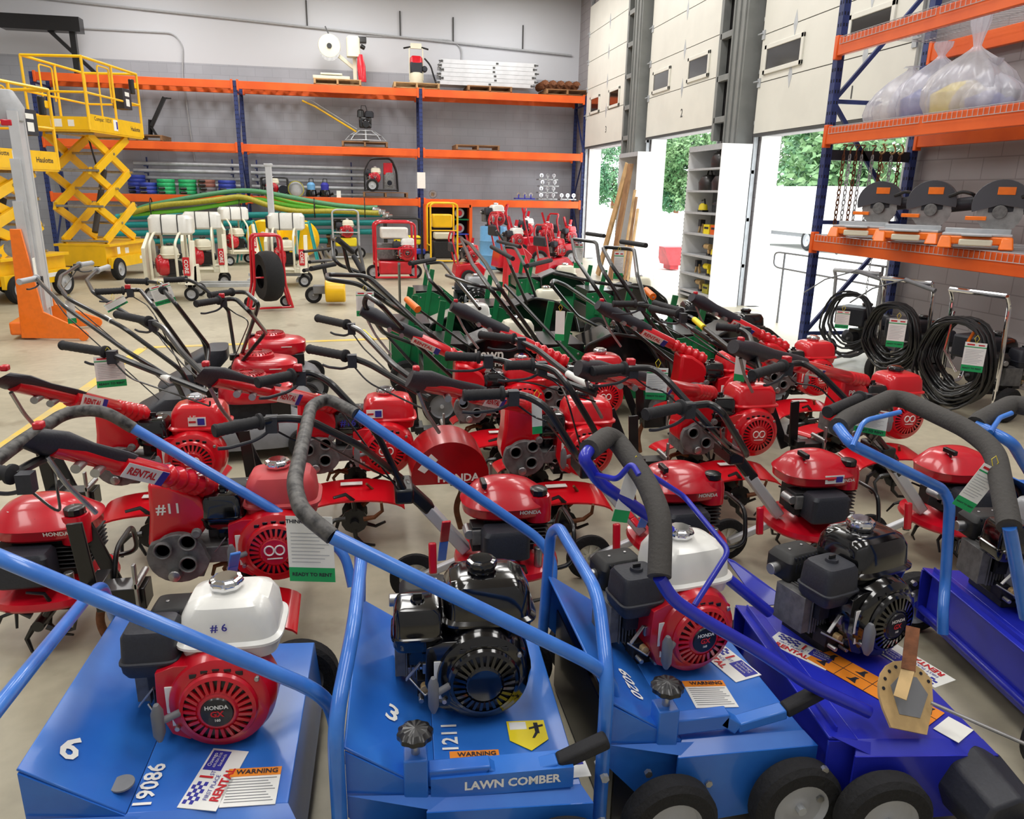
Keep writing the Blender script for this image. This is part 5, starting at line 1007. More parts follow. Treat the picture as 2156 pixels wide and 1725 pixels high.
# ---- floor row before the back rack, right part
def box_frame(label, px, py, w, h, col, body, loc_y=None, tall=False, eng=None, group=None):
    P = az(px, py, 0); r = thing('framed_machine', label, 'machine', (P.x, P.y, 0), .05, group)
    m = MB().mat(col)
    for y in (-.25, .3): m.tube([(-w/2, y, .05), (-w/2, y, h-.05), (-w/2+.08, y, h), (w/2-.08, y, h), (w/2, y, h-.05), (w/2, y, .05)], .022, fil=.08)
    m.tube([(-w/2, -.25, .06), (w/2, -.25, .06)], .018).tube([(-w/2, -.25, h*.55), (w/2, -.25, h*.55)], .014); m.tube([(-w/2, -.25, h*.3), (-w/2, .3, h*.3)], .018).tube([(w/2, -.25, h*.3), (w/2, .3, h*.3)], .018); m.build('tube_frame', r)
    for mt, c, d_ in body: MB().mat(mt).box(c, d_).build('housing', r, bevel=.03)
    if eng: gx_engine(r, eng[0], eng[1], tank=eng[2], sc=1.1)
    for x in (-w/2-.03, w/2+.03): wheel(r, (x, .1, .13), .13, .07, rim='lgrey')
    return r
box_frame('red tube framed stump machine in front of the rack, left of the blue post', 832, 588, .72, 1.05, 'red', [('red', (0, .1, .22), (.6, .5, .24)), ('white', (-.0, .05, .85), (.5, .3, .2)), ('cast', (-.1, .2, .5), (.4, .3, .3))], eng=((.18, -.02, .35), 0, 'white'))
box_frame('yellow and black framed cutter with gray top hoop, left of the red framed machine', 730, 545, .6, 1.15, 'galv', [('lyellow', (0, 0, .4), (.5, .3, .2)), ('gloss', (-.05, .2, .8), (.45, .3, .25))], eng=((0, 0, .5), 0, 'cream'))
box_frame('yellow tube framed machine inside the open orange cabinet', 932, 553, .62, 1.35, 'yellow', [('yellow', (0, .1, .95), (.45, .35, .3)), ('cream', (0, .0, .62), (.4, .3, .15)), ('engdark', (0, .1, .3), (.45, .4, .4))])
box_frame('black hooded framed machine behind the red stump machine', 850, 552, .8, 1.0, 'black', [('lyellow', (.1, .1, .5), (.6, .3, .2)), ('coilblue', (.1, 0, .25), (.8, .3, .12))])
# orange open cabinet
p0 = ay(898, 545, 18.9); p1 = ay(990, 545, 18.9); r = thing('open_cabinet', 'open cabinet with orange frame against the back rack, right of the blue post', 'cabinet', ((p0.x+p1.x)/2, 19.05, 0)); w = p1.x-p0.x
m = MB().mat('orange'); 
for s in (-1, 1): m.box((s*w/2, 0, .65), (.07, .5, 1.3))
m.box((0, 0, 1.27), (w, .5, .07)).build('case', r); MB().mat('darkgap').box((0, .22, .65), (w, .04, 1.2)).build('back_panel', r)
for z, c in ((.95, 'green'), (.6, 'coilblue'), (.3, 'orange')): MB().mat(c).box((.25, 0, z), (w*.45, .45, .03)).build('shelf', r)
for k, z in enumerate((.98, .62, .33)):
    tag(MB().mat('lgrey').lathe([(0, -.02), (.11, -.02), (.12, 0), (.11, .02), (0, .02)], (0, 0, .12), (.1, 1, 0)).mat('red').lathe([(0, -.04), (.06, -.04), (.07, -.02)], (0, 0, .12), (.1, 1, 0)).build('cutting_disc', loc=(r.location.x+.28, 18.95, z)), ['red and gray disc on the top shelf of the orange cabinet', 'red and gray disc on the middle shelf of the orange cabinet', 'red and gray disc on the bottom shelf of the orange cabinet'][k], 'disc')
P = az(1028, 560, 0); tag(MB().mat('lblue').lathe([(0, 0), (.27, 0), (.29, .02), (.29, .28), (.3, .3), (.29, .32), (.29, .58), (.3, .6), (.29, .62), (.29, .86), (.28, .9), (.26, .88), (0, .88)], n=36).build('barrel', loc=(P.x, 16.4, 0)), 'light blue plastic barrel with a red engine standing on it', 'barrel')
def loose_engine(label, p, eng, rz=0, sc=1.2):
    r = thing('engine', label, 'engine', tuple(p), 0); gx_engine(r, (0, 0, 0), rz, sc=sc, **eng); return r
loose_engine('red engine with white tank standing on the blue barrel', Vector((P.x, 16.4, .905)), {}, .3)
# red augers/earth drills at the back
def red_trencher(label, px, py, sc=1., rz=0., var=0):
    P = az(px, py, 0); r = thing('trencher', label, 'garden machine', (P.x, P.y, 0), rz, 'red machines in the back right corner'); r.scale = (sc,)*3
    part(('rtb',), 'body', r, lambda: MB().mat('red').rings([[(-.35, y, .12), (.3, y, .12), (.38, y, .35), (.2, y, .5), (-.3, y, .45)] for y in (-.22, .22)]), bevel=.03)
    part(('rtf',), 'frame', r, lambda: MB().mat('red').tube([(-.25, -.2, .4), (-.4, -.2, 1.0), (-.35, -.2, 1.15), (-.35, .2, 1.15), (-.4, .2, 1.0), (-.25, .2, .4)], .02, fil=.06).bar((.0, 0, .45), (.12, 0, 1.02), .05, .05).bar((.2, .1, .4), (-.02, .1, 1.08), .04, .04))
    gx_engine(r, (.05, 0, .5), rz*.5, sc=1., tank=('white', 'red', 'gredred')[var]); part(('rtc',), 'console_tray', r, lambda: MB().mat('plas').box((-.36, 0, .82), (.12, .42, .2)), bevel=.03)
    for y in (-.3, .3): wheel(r, (-.05, y, .17), .17, .1, rim='lgrey')
    return r
red_trencher('red trencher with white tank, nearest the light blue barrel', 1075, 575, 1.05, .2)
red_trencher('red trencher with dark seat box behind the black handlebars', 1140, 560, 1.1, -.2, 1)
red_trencher('red trencher in the corner by the farthest overhead door', 1190, 555, 1.0, .3, 2)
red_trencher('red trencher right behind the blue barrel', 1100, 545, 1.15, -.1)
red_trencher('red cultivator with silver engine, left of the blue barrel', 985, 598, .8, .1, 2)
red_trencher('red engined machine under the gray hood in the corner row', 1165, 590, .9, .4, 1)
P = az(1085, 610, 0); r = thing('blade_housing', 'large upright red blade housing in the middle of the green rows', 'edger', (P.x, P.y, 0), .4)
MB().mat('red').rings([[(-.25, y, .05), (.2, y, .05), (.3, y, .3), (.1, y, .75), (-.2, y, .8)] for y in (-.06, .06)]).build('housing', r, bevel=.02); MB().mat('black').tube([(-.2, 0, .75), (-.4, 0, 1.0)], .02).build('handle', r); wheel(r, (.1, .12, .12), .12, .05)
# ================================================================ right side: saws, bags, chains, washers
z1 = RZ[0]+.094
M('guardgrey', (72, 72, 78), .25, coat=.6)
def chop_saw(label, px, py, rz, orange_front=False):
    P = az(px, py, z1); r = thing('chop_saw', label, 'saw', (P.x, P.y, z1), rz, 'orange based saws on the lower level of the right rack')
    def base():
        m = MB().mat('orange2')
        for s in (-1, 1): m.rings([[(s*.2+dx, -.2, 0), (s*.2+dx*.7, -.16, .09), (s*.2+dx*.7, .16, .09), (s*.2+dx, .2, 0)] for dx in (-.05, .05)])
        m.box((0, -.14, .06), (.36, .03, .06)).box((0, .12, .06), (.36, .03, .06)).mat('cream').box((0, -.165, .045), (.22, .02, .05)); return m
    part(('csb',), 'base', r, base, bevel=.012, label='orange base')
    part(('cst',), 'table', r, lambda: MB().mat('galv').box((0, 0, .1), (.46, .24, .02)).box((0, .03, .125), (.44, .02, .04)).box((0, -.12, .1), (.2, .14, .018)), bevel=.005)
    def head():
        m = MB().mat('plas'); m.cyl((.0, .18, .12), (.02, .1, .3), .035).cyl((.05, .02, .3), (.27, .02, .33), .055).bar((-.1, -.02, .3), (.15, .0, .31), .06, .07).mat('cast').lathe([(0, -.01), (.05, -.01), (.05, .05), (0, .05)], (-.02, -.02, .27), (0, -1, 0), n=20)
        m.mat('black').tube([(.1, -.06, .38), (.2, -.1, .42), (.28, -.1, .4), (.3, -.02, .36)], .014, fil=.03).cyl((.27, .02, .33), (.3, .02, .335), .06); m.mat('orange2').box((-.17, -.04, .22), (.14, .05, .03)); return m
    part(('csh',), 'motor_head', r, head, bevel=.004).location = (.14, .06, 0)
    def guard():
        m = MB().mat('guardgrey'); m.rings([[(-.02+q*math.cos(a), y, .27+q*math.sin(a)) for a in [PI*(.0+k/18) for k in range(19)] for q in (1,)] for y, q in ()]) if False else None
        A = [PI*(-.05+1.15*k/20) for k in range(21)]
        for y0, y1 in ((-.065, .0),): m.rings([[(-.02+.165*math.cos(a), y, .27+.165*math.sin(a)) for a in A]+[(-.02, y, .27)] for y in (y0, y1)])
        m.mat('orange2').box((-.0, -.068, .36), (.1, .004, .05)); return m
    g = part(('csg',), 'blade_guard', r, guard, bevel=.004); g.location = (.14, .06, .02); g.scale = (1.15, 1, 1.12)
    part(('csd',), 'blade', r, lambda: MB().mat('steel').lathe([(0, -.002), (.15, -.002), (.15, .002), (0, .002)], (-.02, -.035, .265), (0, 1, 0), n=48, scal=.015, ns=24)).location = (.14, .06, 0)
    return r
chop_saw('gray guarded miter saw on orange base, first one from the rack end', 1812, 500, -.9); chop_saw('gray guarded miter saw on orange base, second from the rack end', 1915, 510, -.9)
chop_saw('orange framed miter saw at the right picture edge, nearest one', 2052, 522, -.75); chop_saw('gray miter saw behind the orange framed saw at the right edge', 2085, 486, -.8)
M('film', (225, 226, 238), .18, noise=.1, nscale=12, alpha=.5); M('bagblue', (40, 70, 170), .5)
def bag(label, px, py, w, h, seed, knot=.2, inner='cream'):
    z = RZ[1]+.094; P = az(px, py, z); rnd = random.Random(seed); r = thing('plastic_bag', label, 'plastic bag', (5.12, P.y, z), rnd.random()*.5, 'clear plastic bags on the middle level of the right rack')
    ph = [rnd.random()*6 for _ in range(6)]; R = []
    prof = [(0, .75), (.04, .95), (.2, 1.05), (.4, 1.02), (.6, .85), (.76, .58), (.88, .3), (.96, .13), (1.0, .08), (1.0+knot*.25, .12), (1.0+knot*.6, .2), (1.0+knot, .22)]
    for t, q in prof:
        ring = []
        for k in range(60):
            a = k*2*PI/60; wr = 1+.06*math.sin(5*a+ph[0]+t*2)+.05*math.sin(11*a+ph[1]-t*3)+.04*math.sin(19*a+ph[2])+(.1*math.sin(3*a+ph[3]) if t > .95 else 0)
            ring.append((w*.5*q*wr*math.cos(a)*.8, w*.5*q*wr*math.sin(a), h*t))
        R.append(ring)
    MB().mat('film').rings(R).build('film', r, sharp=80)
    MB().mat(inner).sup([(.005, 0, 0, w*.3, w*.36), (h*.35, 0, .02, w*.3, w*.36), (h*.5, 0, 0, w*.15, w*.2)], e=3, n=24).mat('plas').box((.02, -w*.2, h*.42), (w*.3, w*.25, h*.2)).build('packed_tool', r)
bag('clear plastic bag, big rounded one nearest the rack end', 1875, 262, .72, .5, 3, knot=.02, inner='white'); bag('clear plastic bag with tied neck, second from the rack end', 1955, 256, .7, .55, 5, inner='bagblue')
bag('tallest clear plastic bag with upright knotted neck, near the right edge', 2045, 248, .76, .56, 8, knot=.5, inner='lyellow'); bag('clear plastic bag slumped at the right picture edge', 2150, 246, .6, .36, 11, inner='bagblue')
# chains on the black bar
def chain(label, px, n, mt, hook=False, y0=.0, s=1.):
    zt = RZ[1]-.2; P = ay(px, 305, YE-.03); m = MB().mat(mt)
    s = 1.5; n = int(n*.72); L = .042*s
    for k in range(n):
        c = Vector((0, 0, -k*L*.78-.02)); pts = [c+(Vector((.011*s*math.cos(t*PI/4), 0, L*.5*math.sin(t*PI/4))) if k % 2 else Vector((0, .011*s*math.cos(t*PI/4), L*.5*math.sin(t*PI/4)))) for t in range(8)]
        m.tube(pts, .0042*s, n=5, close=True)
    r = tag(m.build('chain', loc=(P.x, YE-.05+y0, zt+.03)), label, 'chain', 'lifting chains hanging on the rack end')
    if hook: MB().mat('brass').tube([(0, 0, .12), (.035, 0, .08), (.035, 0, .04), (0, 0, .02), (-.02, 0, .04)], .009, n=8, fil=.02).build('hook', r)
    if not hook: MB().mat('rust').tube([(0, 0, .0), (0, 0, .06), (.02, -.02, .1), (0, .03, .1)], .007, n=6, fil=.02).build('shackle', r)
for px, n, mt, hk, lab in ((1777, 24, 'rust', 0, 'dark chain hanging nearest the front rack post'), (1790, 28, 'galv', 0, 'gray chain, second from the front rack post'), (1803, 25, 'rust', 0, 'dark chain, third from the front rack post'), (1815, 20, 'galv', 0, 'gray chain, fourth from the front rack post'),
                          (1838, 26, 'galv', 0, 'gray chain just left of the yellow hooked ones'), (1856, 18, 'rust', 1, 'dark chain with yellow hook, left one of three'), (1878, 17, 'galv', 1, 'gray chain with yellow hook, middle one of three'), (1895, 16, 'rust', 1, 'dark chain with yellow hook, right one of three')):
    chain(lab, px, n, mt, hk)
for px in (1783, 1818, 1842):
    P = ay(px, 540, YE+.4); m = MB().mat('galv')
    for k in range(26):
        c = Vector((0, 0, -k*.036)); m.tube([c+(Vector((.01*math.cos(t*PI/4), 0, .022*math.sin(t*PI/4))) if k % 2 else Vector((0, .01*math.cos(t*PI/4), .022*math.sin(t*PI/4)))) for t in range(8)], .0038, n=5, close=True)
    tag(m.build('chain', loc=(P.x, YE-.02, RZ[0]-.02)), 'thin chain hanging below the lowest beam at the rack end', 'chain', 'thin chains below the lowest beam')
# pressure washers with hose coils
def washer(label, px, py, rz, R, dense, y_t=.9):
    P = az(px, py, 0); r = thing('pressure_washer', label, 'pressure washer', (P.x, P.y, 0), rz, 'black pressure washers under the right rack')
    m = MB().mat('chrome' if dense > 1 else 'galv')
    for y in (-.22, .22): m.tube([(-.1, y, .06), (-.12, y, .45), (-.15, y, .88), (-.2, y, .95)], .016, fil=.08); m.tube([(-.1, y, .06), (.5, y, .06), (.55, y, .2)], .016, fil=.05)
    m.tube([(-.2, -.22, .95), (-.2, .22, .95)], .02); m.build('frame', r); gx_engine(r, (.2, 0, .16), 1.2, tank='gloss', cap='black', shroud='gloss', badge=False, sc=1.15)
    MB().mat('plas').box((.1, .1, .5), (.25, .3, .18)).cyl((.3, .18, .25), (.3, .28, .25), .07).build('pump', r, bevel=.02)
    m = MB().mat('black' if dense > 1 else 'rubber'); rnd = random.Random(px)
    for k in range(6+dense*7):
        q = R*(1-.25*rnd.random()); cy, cz = rnd.uniform(-.03, .03), .85-q-.1+rnd.uniform(-.02, .02); x = -.2-rnd.random()*(.03+.05*dense)
        m.tube([(x+.02*math.sin(t), cy+q*.85*math.cos(t*PI/12), max(.03, cz+q*math.sin(t*PI/12))) for t in range(24)], .01, n=7, close=True)
    m.build('hose_coil', r)
    if dense < 3: MB().mat('grey').cyl((-.24, -.28, .9), (-.22, .0, .96), .018).tube([(-.22, .0, .96), (-.2, .3, .85), (-.2, .5, .7)], .007).build('spray_lance', r)
    else: MB().mat('orange2').tube([(-.26, -.1, .75), (-.28, -.05, .6), (-.27, -.12, .4)], .012).mat('chrome').tube([(-.28, .1, .8), (-.29, .12, .5), (-.28, .0, .35)], .01).build('spray_lance', r)
    for y in (-.27, .27): wheel(r, (-.02, y, .13), .13, .07, rim='grey')
    return r
washer('pressure washer with loose thin hose loops, nearest the open door', 1795, 775, .5, .3, 0); washer('black pressure washer with coiled hose, middle one of the row', 1900, 815, .35, .29, 2); washer('black pressure washer with the biggest hose coil, nearest the camera', 2045, 868, .25, .34, 3)
# ---- guard rail beside the rack end
X_ = 5.4; a, b = ax(1632, 530, X_), ax(1866, 562, X_); c = ax(1866, 606, X_); m = MB().mat('grey')
m.tube([b, (X_, a.y-.1, a.z), (X_, a.y, a.z-.02), (X_, a.y, c.z+.03), (X_, a.y-.1, c.z), (X_, c.y, c.z)], .012, fil=.06); m.tube([(X_, a.y-.25, a.z), (X_, a.y-.25, 0)], .014); m.tube([(X_, b.y+.05, b.z), (X_, b.y+.05, 0)], .014)
tag(m.build('guard_rail'), 'thin gray rounded guard rail standing in the nearest open doorway', 'guard rail')
# ---- tool shelf unit and lumber unit between the doors
def unit(label, y0, y1, x0, x1, zt, zs):
    r = thing('shelf_unit', label, 'shelf unit', ((x0+x1)/2, (y0+y1)/2, 0)); w = y1-y0; d = x1-x0
    m = MB().mat('lgrey')
    for s in (-1, 1): m.mat('reveal').box((0, s*w/2, zt/2), (d, .012, zt)).mat('lgrey')  # sides of the gray unit coloured near white to imitate overexposing daylight
    m.mat('grey').box((d/2-.006, 0, zt/2), (.012, w, zt)).mat('lgrey').box((-d/2+.01, 0, zt-.04), (.02, w, .08))
    m.build('side_panels', r); 
    for z in zs: MB().mat('lgrey').box((0, 0, z), (d-.02, w-.02, .03)).build('shelf', r)
    m = MB().mat('hole')
    for k in range(int(zt/.06)): m.box((-d/2-.001, w/2+.0, .05+k*.06), (.003, .012, .02))
    m.build('slotted_edge', r); return r
u = ax(1512, 400, 5.08); v = ax(1445, 400, 5.08); zz = [ax(1483, y, 5.08).z for y in (356, 403, 450, 496, 543, 586, 624)]
unit('gray steel tool shelf with open front between the nearest two doors', u.y, v.y, 5.08, 5.55, ax(1483, 306, 5.08).z, zz+[ax(1483, 308, 5.08).z-.02, .08])
ym = (u.y+v.y)/2; wv = v.y-u.y
def tool(label, cat, sh, f, kind, col='lyellow'):
    z = zz[sh]+.016; y = v.y-.1-(wv-.2)*f; o = None; x = 5.26
    m = MB()
    if kind == 'bag': m.mat('black').sup([(0, 0, 0, .12, .22), (.12, 0, 0, .13, .23), (.2, 0, 0, .1, .16), (.23, 0, 0, .05, .08)], e=2.6, n=24).tube([(0, -.1, .18), (0, -.05, .3), (0, .05, .3), (0, .1, .18)], .012, fil=.04)
    elif kind == 'drill': m.mat(col).cyl((0, -.11, .13), (0, .06, .13), .045).mat('black').cyl((0, .06, .13), (0, .14, .13), .025).mat(col).bar((0, -.06, .12), (0, -.09, 0), .04, .05).mat('black').box((0, -.09, .015), (.07, .09, .03))
    elif kind == 'sander': m.mat(col).sup([(.03, 0, 0, .06, .1), (.1, 0, 0, .05, .09), (.13, 0, 0, .03, .05)], e=2.5, n=20).mat('black').box((0, 0, .015), (.1, .18, .03)).tube([(0, -.06, .1), (0, -.03, .19), (0, .06, .17)], .014)
    elif kind == 'box': m.mat(col).box((0, 0, .07), (.18, .2, .14)).mat('ink').box((-.092, 0, .09), (.004, .14, .03))
    elif kind == 'tripod': m.mat('brass').bar((0, -.08, 0), (0, 0, .2), .03, .03).bar((0, .08, 0), (0, 0, .2), .03, .03).mat('plas').box((0, 0, .15), (.08, .08, .1))
    o = m.build('tool_bag' if kind == 'bag' else 'power_tool' if kind != 'box' else 'tool_box', loc=(x, y, z)); return tag(o, label, cat)
tool('black bundle of straps on the top shelf of the tool shelf', 'tool bag', 0, .75, 'bag'); tool('large black tool bag on the second shelf of the tool shelf', 'tool bag', 1, .35, 'bag'); tool('smaller black bag on the second shelf by the side panel', 'tool bag', 1, .85, 'bag')
for sh, f, kd, cl, lab in ((2, .2, 'sander', 'lyellow', 'yellow sander left on the third shelf'), (2, .75, 'drill', 'plas', 'black drill right on the third shelf'), (3, .2, 'tripod', 'brass', 'brass colored tool left on the fourth shelf'), (3, .6, 'box', 'lyellow', 'yellow box on the fourth shelf'), (3, .86, 'box', 'orange', 'orange box on the fourth shelf'),
                           (4, .5, 'drill', 'brass', 'brown drill in the middle of the fifth shelf'), (4, .82, 'sander', 'lyellow', 'yellow black tool right on the fifth shelf'), (5, .2, 'tripod', 'brass', 'brown tool left on the sixth shelf'), (5, .55, 'drill', 'lyellow', 'yellow drill in the middle of the sixth shelf'), (5, .85, 'sander', 'lyellow', 'yellow sander right on the sixth shelf'),
                           (6, .3, 'drill', 'brass', 'brass drill left on the lowest visible shelf'), (6, .75, 'box', 'hoseolive', 'olive box right on the lowest visible shelf')): tool(lab, 'power tool', sh, f, kd, cl)
u2 = ax(1338, 400, 5.08); v2 = ax(1300, 400, 5.08)
unit('gray steel unit with leaning lumber between the middle and farthest doors', u2.y, v2.y, 5.08, 5.55, ax(1320, 322, 5.08).z, [ax(1320, 326, 5.08).z-.02, .08])
for k, (a, b, w_) in enumerate((((1272, 600), (1322, 345), .2), ((1300, 590), (1328, 345), .24), ((1322, 590), (1337, 400), .05), ((1330, 590), (1340, 415), .05), ((1337, 590), (1343, 440), .05))):
    P = ax(*a, 4.9); Q = ax(*b, 5.02); P.z = max(0.0, P.z); P = Vector((4.75-k*.0, P.y, 0)); tag(MB().mat('wood' if k % 2 == 0 else 'wood2').bar(P, Q, w_, .04, up=(1, 0, 0)).build('board', bevel=.003), ['wide brown board leaning on the lumber unit, leftmost', 'wide gray brown board leaning on the lumber unit, second from left', 'narrow plank on the lumber unit, left one of three', 'narrow plank on the lumber unit, middle one of three', 'narrow plank on the lumber unit, right one of three'][k], 'board', 'boards leaning between the far doors')
# ---- outside
M('leaf', (120, 152, 104), .6, noise=1, col2=(78, 118, 72), nscale=.8); M('leaf2', (100, 140, 98), .6, noise=1, col2=(62, 108, 76), nscale=.8)  # leaf greens lightened: outdoor haze and overexposure put into the base colour
def tree(label, x, y, h, w, seed, mt='leaf', low=0.):
    rnd = random.Random(seed); r = thing('tree', label, 'tree', (x, y, 0), 0, 'trees beyond the yard'); MB().mat('rust').tube([(0, 0, 0), (.1, 0, h*.3), (-.1, .1, h*.6)], lambda u: .25*(1-.6*u)).build('trunk', r)
    m = MB().mat(mt)
    cl = [(rnd.uniform(-.7, .7)*w, rnd.uniform(-.7, .7)*w, low+rnd.uniform(.12, .9)*(h-low), rnd.uniform(.3, .5)*w) for _ in range(26)]
    for cx, cy, cz, q in cl:
        for _ in range(230):
            d = Vector((rnd.gauss(0, 1), rnd.gauss(0, 1), rnd.gauss(0, 1))).normalized()*q*rnd.uniform(.8, 1.02); p = Vector((cx, cy, cz))+d; s = rnd.uniform(.12, .26)
            u_ = Vector((rnd.gauss(0, 1), rnd.gauss(0, 1), rnd.gauss(0, 1))).normalized(); v_ = u_.orthogonal().normalized()
            i = m.av([p-u_*s, p+v_*s*.6, p+u_*s, p-v_*s*.6]); m.af([i, i+1, i+2, i+3])
    me = m.build('crown', r); me['kind'] = 'stuff'; return r
for k, (px, D, hh, ww, mt) in enumerate(((1690, 26, 7.5, 4.2, 'leaf'), (1770, 24, 6.5, 3.6, 'leaf2'), (1850, 23, 7.5, 3.8, 'leaf'), (1452, 30, 8.5, 3.2, 'leaf'), (1425, 30, 7.5, 2.6, 'leaf2'), (1290, 30, 8, 3.0, 'leaf2'))):
    P = ax(px, 420, D); tree(['broad pale green tree seen through the nearest doorway, left part', 'green tree behind the white truck in the nearest doorway', 'green tree seen between the rack posts in the nearest doorway', 'green tree seen through the middle doorway left of the tool shelf', 'darker green tree at the left side of the middle doorway', 'green tree seen through the farthest doorway'][k], P.x, P.y, hh, ww, k+3, mt)
P = ax(1690, 480, 15); r = thing('box_truck', 'white box truck parked outside the nearest doorway', 'truck', (P.x, P.y-.6, 0), 0)
MB().mat('white').box((0, 0, 1.25), (2.3, 5.2, 1.45)).build('cargo_box', r, bevel=.04); MB().mat('grey').box((0, 0, .46), (1.8, 5.0, .14)).build('chassis', r); MB().mat('white').box((0, -3.2, .95), (2.1, 1.1, 1.3)).build('cab', r, bevel=.12)
for y in (-1.5, 1.7):
    for x in (-1, 1): wheel(r, (x, y, .33), .33, .25, ax=(1, 0, 0), rim='lgrey')
P = az(1412, 566, 0); tag(MB().mat('fadered').rings([[(-.15, y, .1), (.2, y, .1), (.4, y, .5), (-.3, y, .5)] for y in (-.3, .3)]).box((0, 0, .05), (.2, .4, .1)).build('dump_bin', loc=(P.x, P.y, 0)), 'faded red steel bin standing outside the middle doorway', 'bin')
# ================================================================ combers at the right edge
comber('blue boxy comber with gray engine at the right picture edge', (1.86, 1.68, 0), math.radians(-8), paint='indigo', plain=True, loop=False, lever=False, eng=dict(shroud='greytank', tank='greytank', cap='black', filt='gloss', badge=False), eloc=(.12, .1, .4),
       hang=[('handle', BT, [ac(1985, 1335, .36), ac(1985, 1290, .42), ac(1990, 1230, .48), ac(2000, 1060, .74), ac(1985, 1030, .78), ac(1790, 935, .97), ac(1765, 900, .99)], TH, .04), ('handle_grip', 'foam', [ac(1765, 900, .99), ac(1782, 882, .995), ac(1875, 838, 1.0), ac(1905, 842, 1.0), ac(2040, 905, .99), ac(2095, 950, .97), ac(2125, 1110, .86)], TH*1.75, .05),
             ('handle', BT, [ac(2125, 1110, .86), ac(2160, 1300, .6)], TH, .03), ('control_bail', BT, [ac(1795, 940, .97), ac(1818, 886, 1.02), ac(1895, 868, 1.03)], .007, .03)], stickers=[('warn', .12, -.2, 0, .8)])
comber('blue comber beyond the right picture edge, its foam grip reaching in', (2.75, 2.4, 0), math.radians(-5), loop=False, lever=False, eng=dict(tank='gloss', filt='gloss'),
       hang=[('handle', BT, [ac(2230, 1100, .6), ac(2130, 930, .98), ac(2055, 895, 1.0)], TH, .04), ('handle_grip', 'foam', [ac(2055, 895, 1.0), ac(2065, 885, 1.01), ac(2130, 850, 1.03), ac(2180, 860, 1.03)], TH*1.75, .03), ('control_bail', BT, [ac(2085, 910, 1.0), ac(2105, 880, 1.02), ac(2130, 870, 1.03)], .007, .01)])
# indigo comber extras: brass quadrant with wooden lever, gearbox, white rod
r = [o for o in bpy.data.objects if o.get('label', '').startswith('indigo lawn comber')][0]
L = lambda px, py, z: lworld(r, ac(px, py, z))
O = L(1905, 1500, .455); q = MB().mat('brass'); pts = [(-.055, 0, -.02), (.03, 0, -.055), (.085, 0, .0)]+[(.03+.085*math.cos(a), 0, .02+.085*math.sin(a)) for a in [k*PI/10 for k in range(1, 11)]]
q.T = Matrix.Translation(O) @ Matrix.Rotation(.3, 4, 'Z') @ Matrix.Rotation(-.75, 4, 'X') @ Matrix.Scale(1.15, 4); q.prism(pts, (0, -.003, 0), (0, .003, 0)); q.mat('grey').prism([(-.02, 0, .0), (.03, 0, -.02), (.08, 0, .02), (.07, 0, .06), (.03, 0, .075), (-.01, 0, .06)], (0, -.0045, 0), (0, -.003, 0)); q.mat('hole')
for k in range(8): a = .35+k*.32; q.cyl((.03+.073*math.cos(a), -.0045, .02+.073*math.sin(a)), (.03+.073*math.cos(a), -.003, .02+.073*math.sin(a)), .004, n=8)
q.build('depth_quadrant', r)['label'] = 'brass depth quadrant with gray scale'
MB().mat('brass').bar(L(1895, 1470, .5), L(1915, 1400, .56), .03, .008).mat('rust').bar(L(1912, 1412, .55), L(1922, 1322, .62), .032, .014).build('quadrant_lever', r)
MB().mat('steel').tube([L(1960, 1480, .47), L(2170, 1572, .44)], .005).build('control_rod', r)
MB().mat('indigo').plate([L(1528, 1174, .5), L(1600, 1276, .42), L(1668, 1270, .42), L(1545, 1180, .5)], .005).build('rear_flap', r)
r1 = [o for o in bpy.data.objects if o.get('label', '').startswith('blue lawn comber numbered 6')][0]
MB().mat('grey').lathe([(0, 0), (.026, 0), (.026, .004), (0, .004)], lworld(r1, ac(258, 1655, .42))+Vector((0, 0, .004)), (0, 0, 1)).build('deck_plug', r1)
g = MB().mat('plas').cyl((.3, -.5, .16), (.3, -.33, .16), .085, .1, n=8).cyl((.32, -.56, .14), (.32, -.5, .14), .04); g.build('gearbox', r, bevel=.01)
# gray red lever plates standing behind the combers
for px, py, mt, lab, hgt in ((937, 1150, 'red', 'red and blue flat lever standing behind the black engine', .12), (492, 1190, BT, 'small blue flat lever behind the white tank numbered 6', .1), (1355, 1095, BT, 'small blue flat lever behind the third comber', .1)): pass
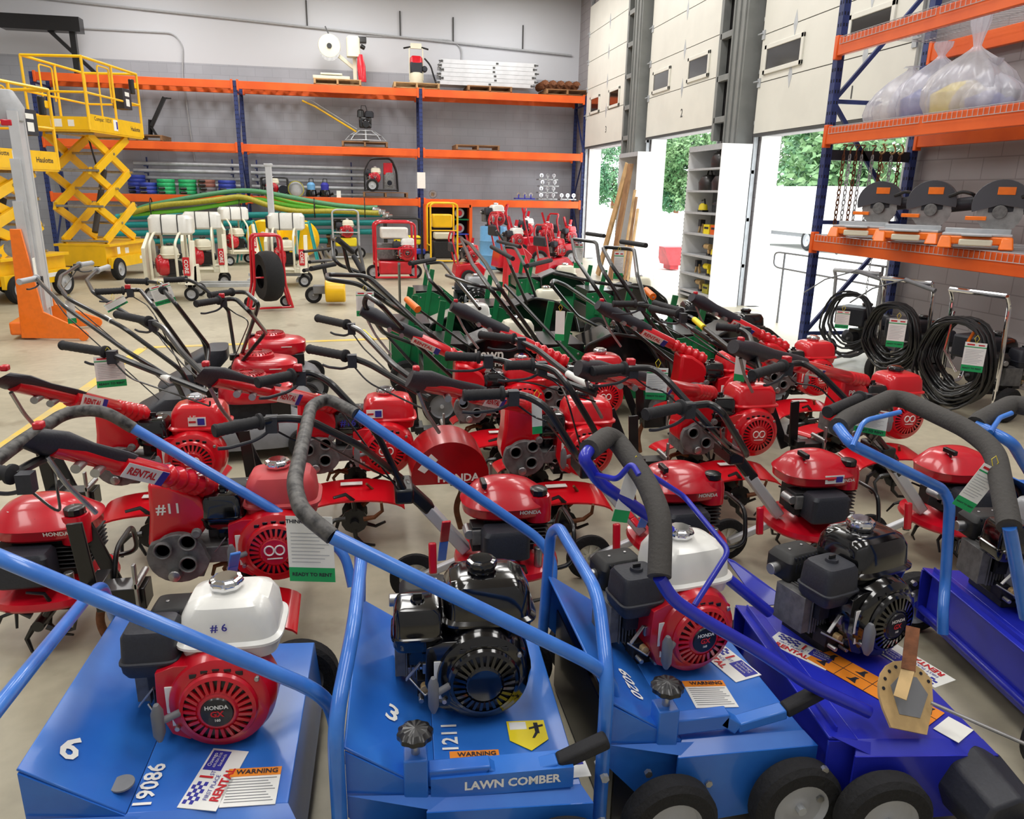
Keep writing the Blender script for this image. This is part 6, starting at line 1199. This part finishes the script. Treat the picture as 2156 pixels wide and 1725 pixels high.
# ================================================================ rental tags
def card(label, top, w, h, yaw=0., lean=0., head=None, group='white and green rental tags', curl=0.):
    P = az(*top); d = (P-CAM); hx = Vector((d.y, -d.x, 0)).normalized(); hx = Matrix.Rotation(yaw, 3, 'Z') @ hx; n = hx.cross(Vector((0, 0, 1))); dn = (Vector((0, 0, -1))+hx*lean+n*.0).normalized(); X = (hx-dn*hx.dot(dn)).normalized(); Y = -dn; Z = X.cross(Y)
    q = lambda a, b, c=0: X*(a*w)+Y*(b*h)+Z*c
    r = thing('rental_tag', label, 'tag', tuple(P), 0, group)
    m = MB().mat('paper').plate([q(-.5, -.78), q(.5, -.78), q(.5, 0), q(-.5, 0)], .001); e = .0006
    m.mat('tag_green').plate([q(-.5, -1.0), q(.5, -1.0), q(.5, -.78), q(-.5, -.78)], .001); 
    if w > .05:
        m.mat('ink').text('READY TO RENT', q(0, -.89, .0), X, Y, w*.115, ext=e, bold=.03)
        if head: m.text(head, q(-.32, -.08), X, Y, w*.12, ext=e, bold=.03)
        else:
            m.mat('tag_green').plate([q(-.5, -.17, e), q(.5, -.17, e), q(.5, -.14, e), q(-.5, -.14, e)], .0002); m.mat('inkred').plate([q(-.4, -.1, e), q(-.05, -.1, e), q(-.05, -.05, e), q(-.4, -.05, e)], .0002).plate([q(.12, -.1, e), q(.4, -.1, e), q(.4, -.06, e), q(.12, -.06, e)], .0002)
        m.mat('lgrey')
        for k in range(9): m.plate([q(-.42, -.26-k*.055, e), q(.4-.1*(k % 3), -.26-k*.055, e), q(.4-.1*(k % 3), -.25-k*.055, e), q(-.42, -.25-k*.055, e)], .0002)
    m.build('card', r); MB().mat('lyellow').tube([(0, 0, -.004), X*.01+Vector((0, 0, .02)), Vector((0, 0, .035)), -X*.01+Vector((0, 0, .02))], .0012, n=5, close=True).build('tie', r); return r
card('large white rental tag headed THINK hanging from the blue comber handle', (650, 1088, .863), .11, .17, yaw=-.3, head='THINK')
card('white rental tag hanging from the left black grip over the yellow stripe', (228, 750, .955), .105, .125)
card('narrow slanted rental tag hanging from the gray foam handle', (1338, 985, .87), .05, .165, yaw=.5, lean=-.25)
card('narrow rental tag in front of the black air box beside the HONDA tine cover', (1130, 842, .94), .035, .12, yaw=.3, lean=.05)
card('white and green rental tag tied to the black handlebar with yellow string', (1385, 775, .97), .08, .125, yaw=.1)
card('rental tag above the red tank with yellow stripe', (1562, 738, .95), .05, .14, yaw=-.4)
card('slim rental tag among the black rods in the green rows', (1180, 655, 1.0), .05, .16, yaw=-.2)
card('rental tag on the foremost green machine handle', (768, 614, 1.05), .1, .14)
card('tilted rental tag between two black grips in the left row', (335, 600, 1.02), .12, .12, lean=.25)
card('small rental tag on the far left black handles', (146, 632, .94), .05, .14, yaw=.4)
card('rental tag lying across the handle by the aluminium mast', (238, 632, .97), .12, .05, lean=.5)
card('rental tag behind the blue bail at the right', (1838, 862, .93), .1, .085, yaw=-.2)
card('slanted rental tag with bright green end by the gray engine at the right', (2092, 985, .885), .055, .145, yaw=.3, lean=-.45)
card('rental tag on the washer with loose hose loops', (1776, 655, .93), .08, .11); card('rental tag on the middle black washer', (1892, 672, .96), .09, .16); card('rental tag on the washer with the biggest hose coil', (2056, 722, .96), .09, .14)
card('rental tag on the left one of the two tall black handle frames', (1219, 512, 1.22), .07, .2); card('rental tag on the right one of the two tall black handle frames', (1304, 530, 1.2), .07, .2)
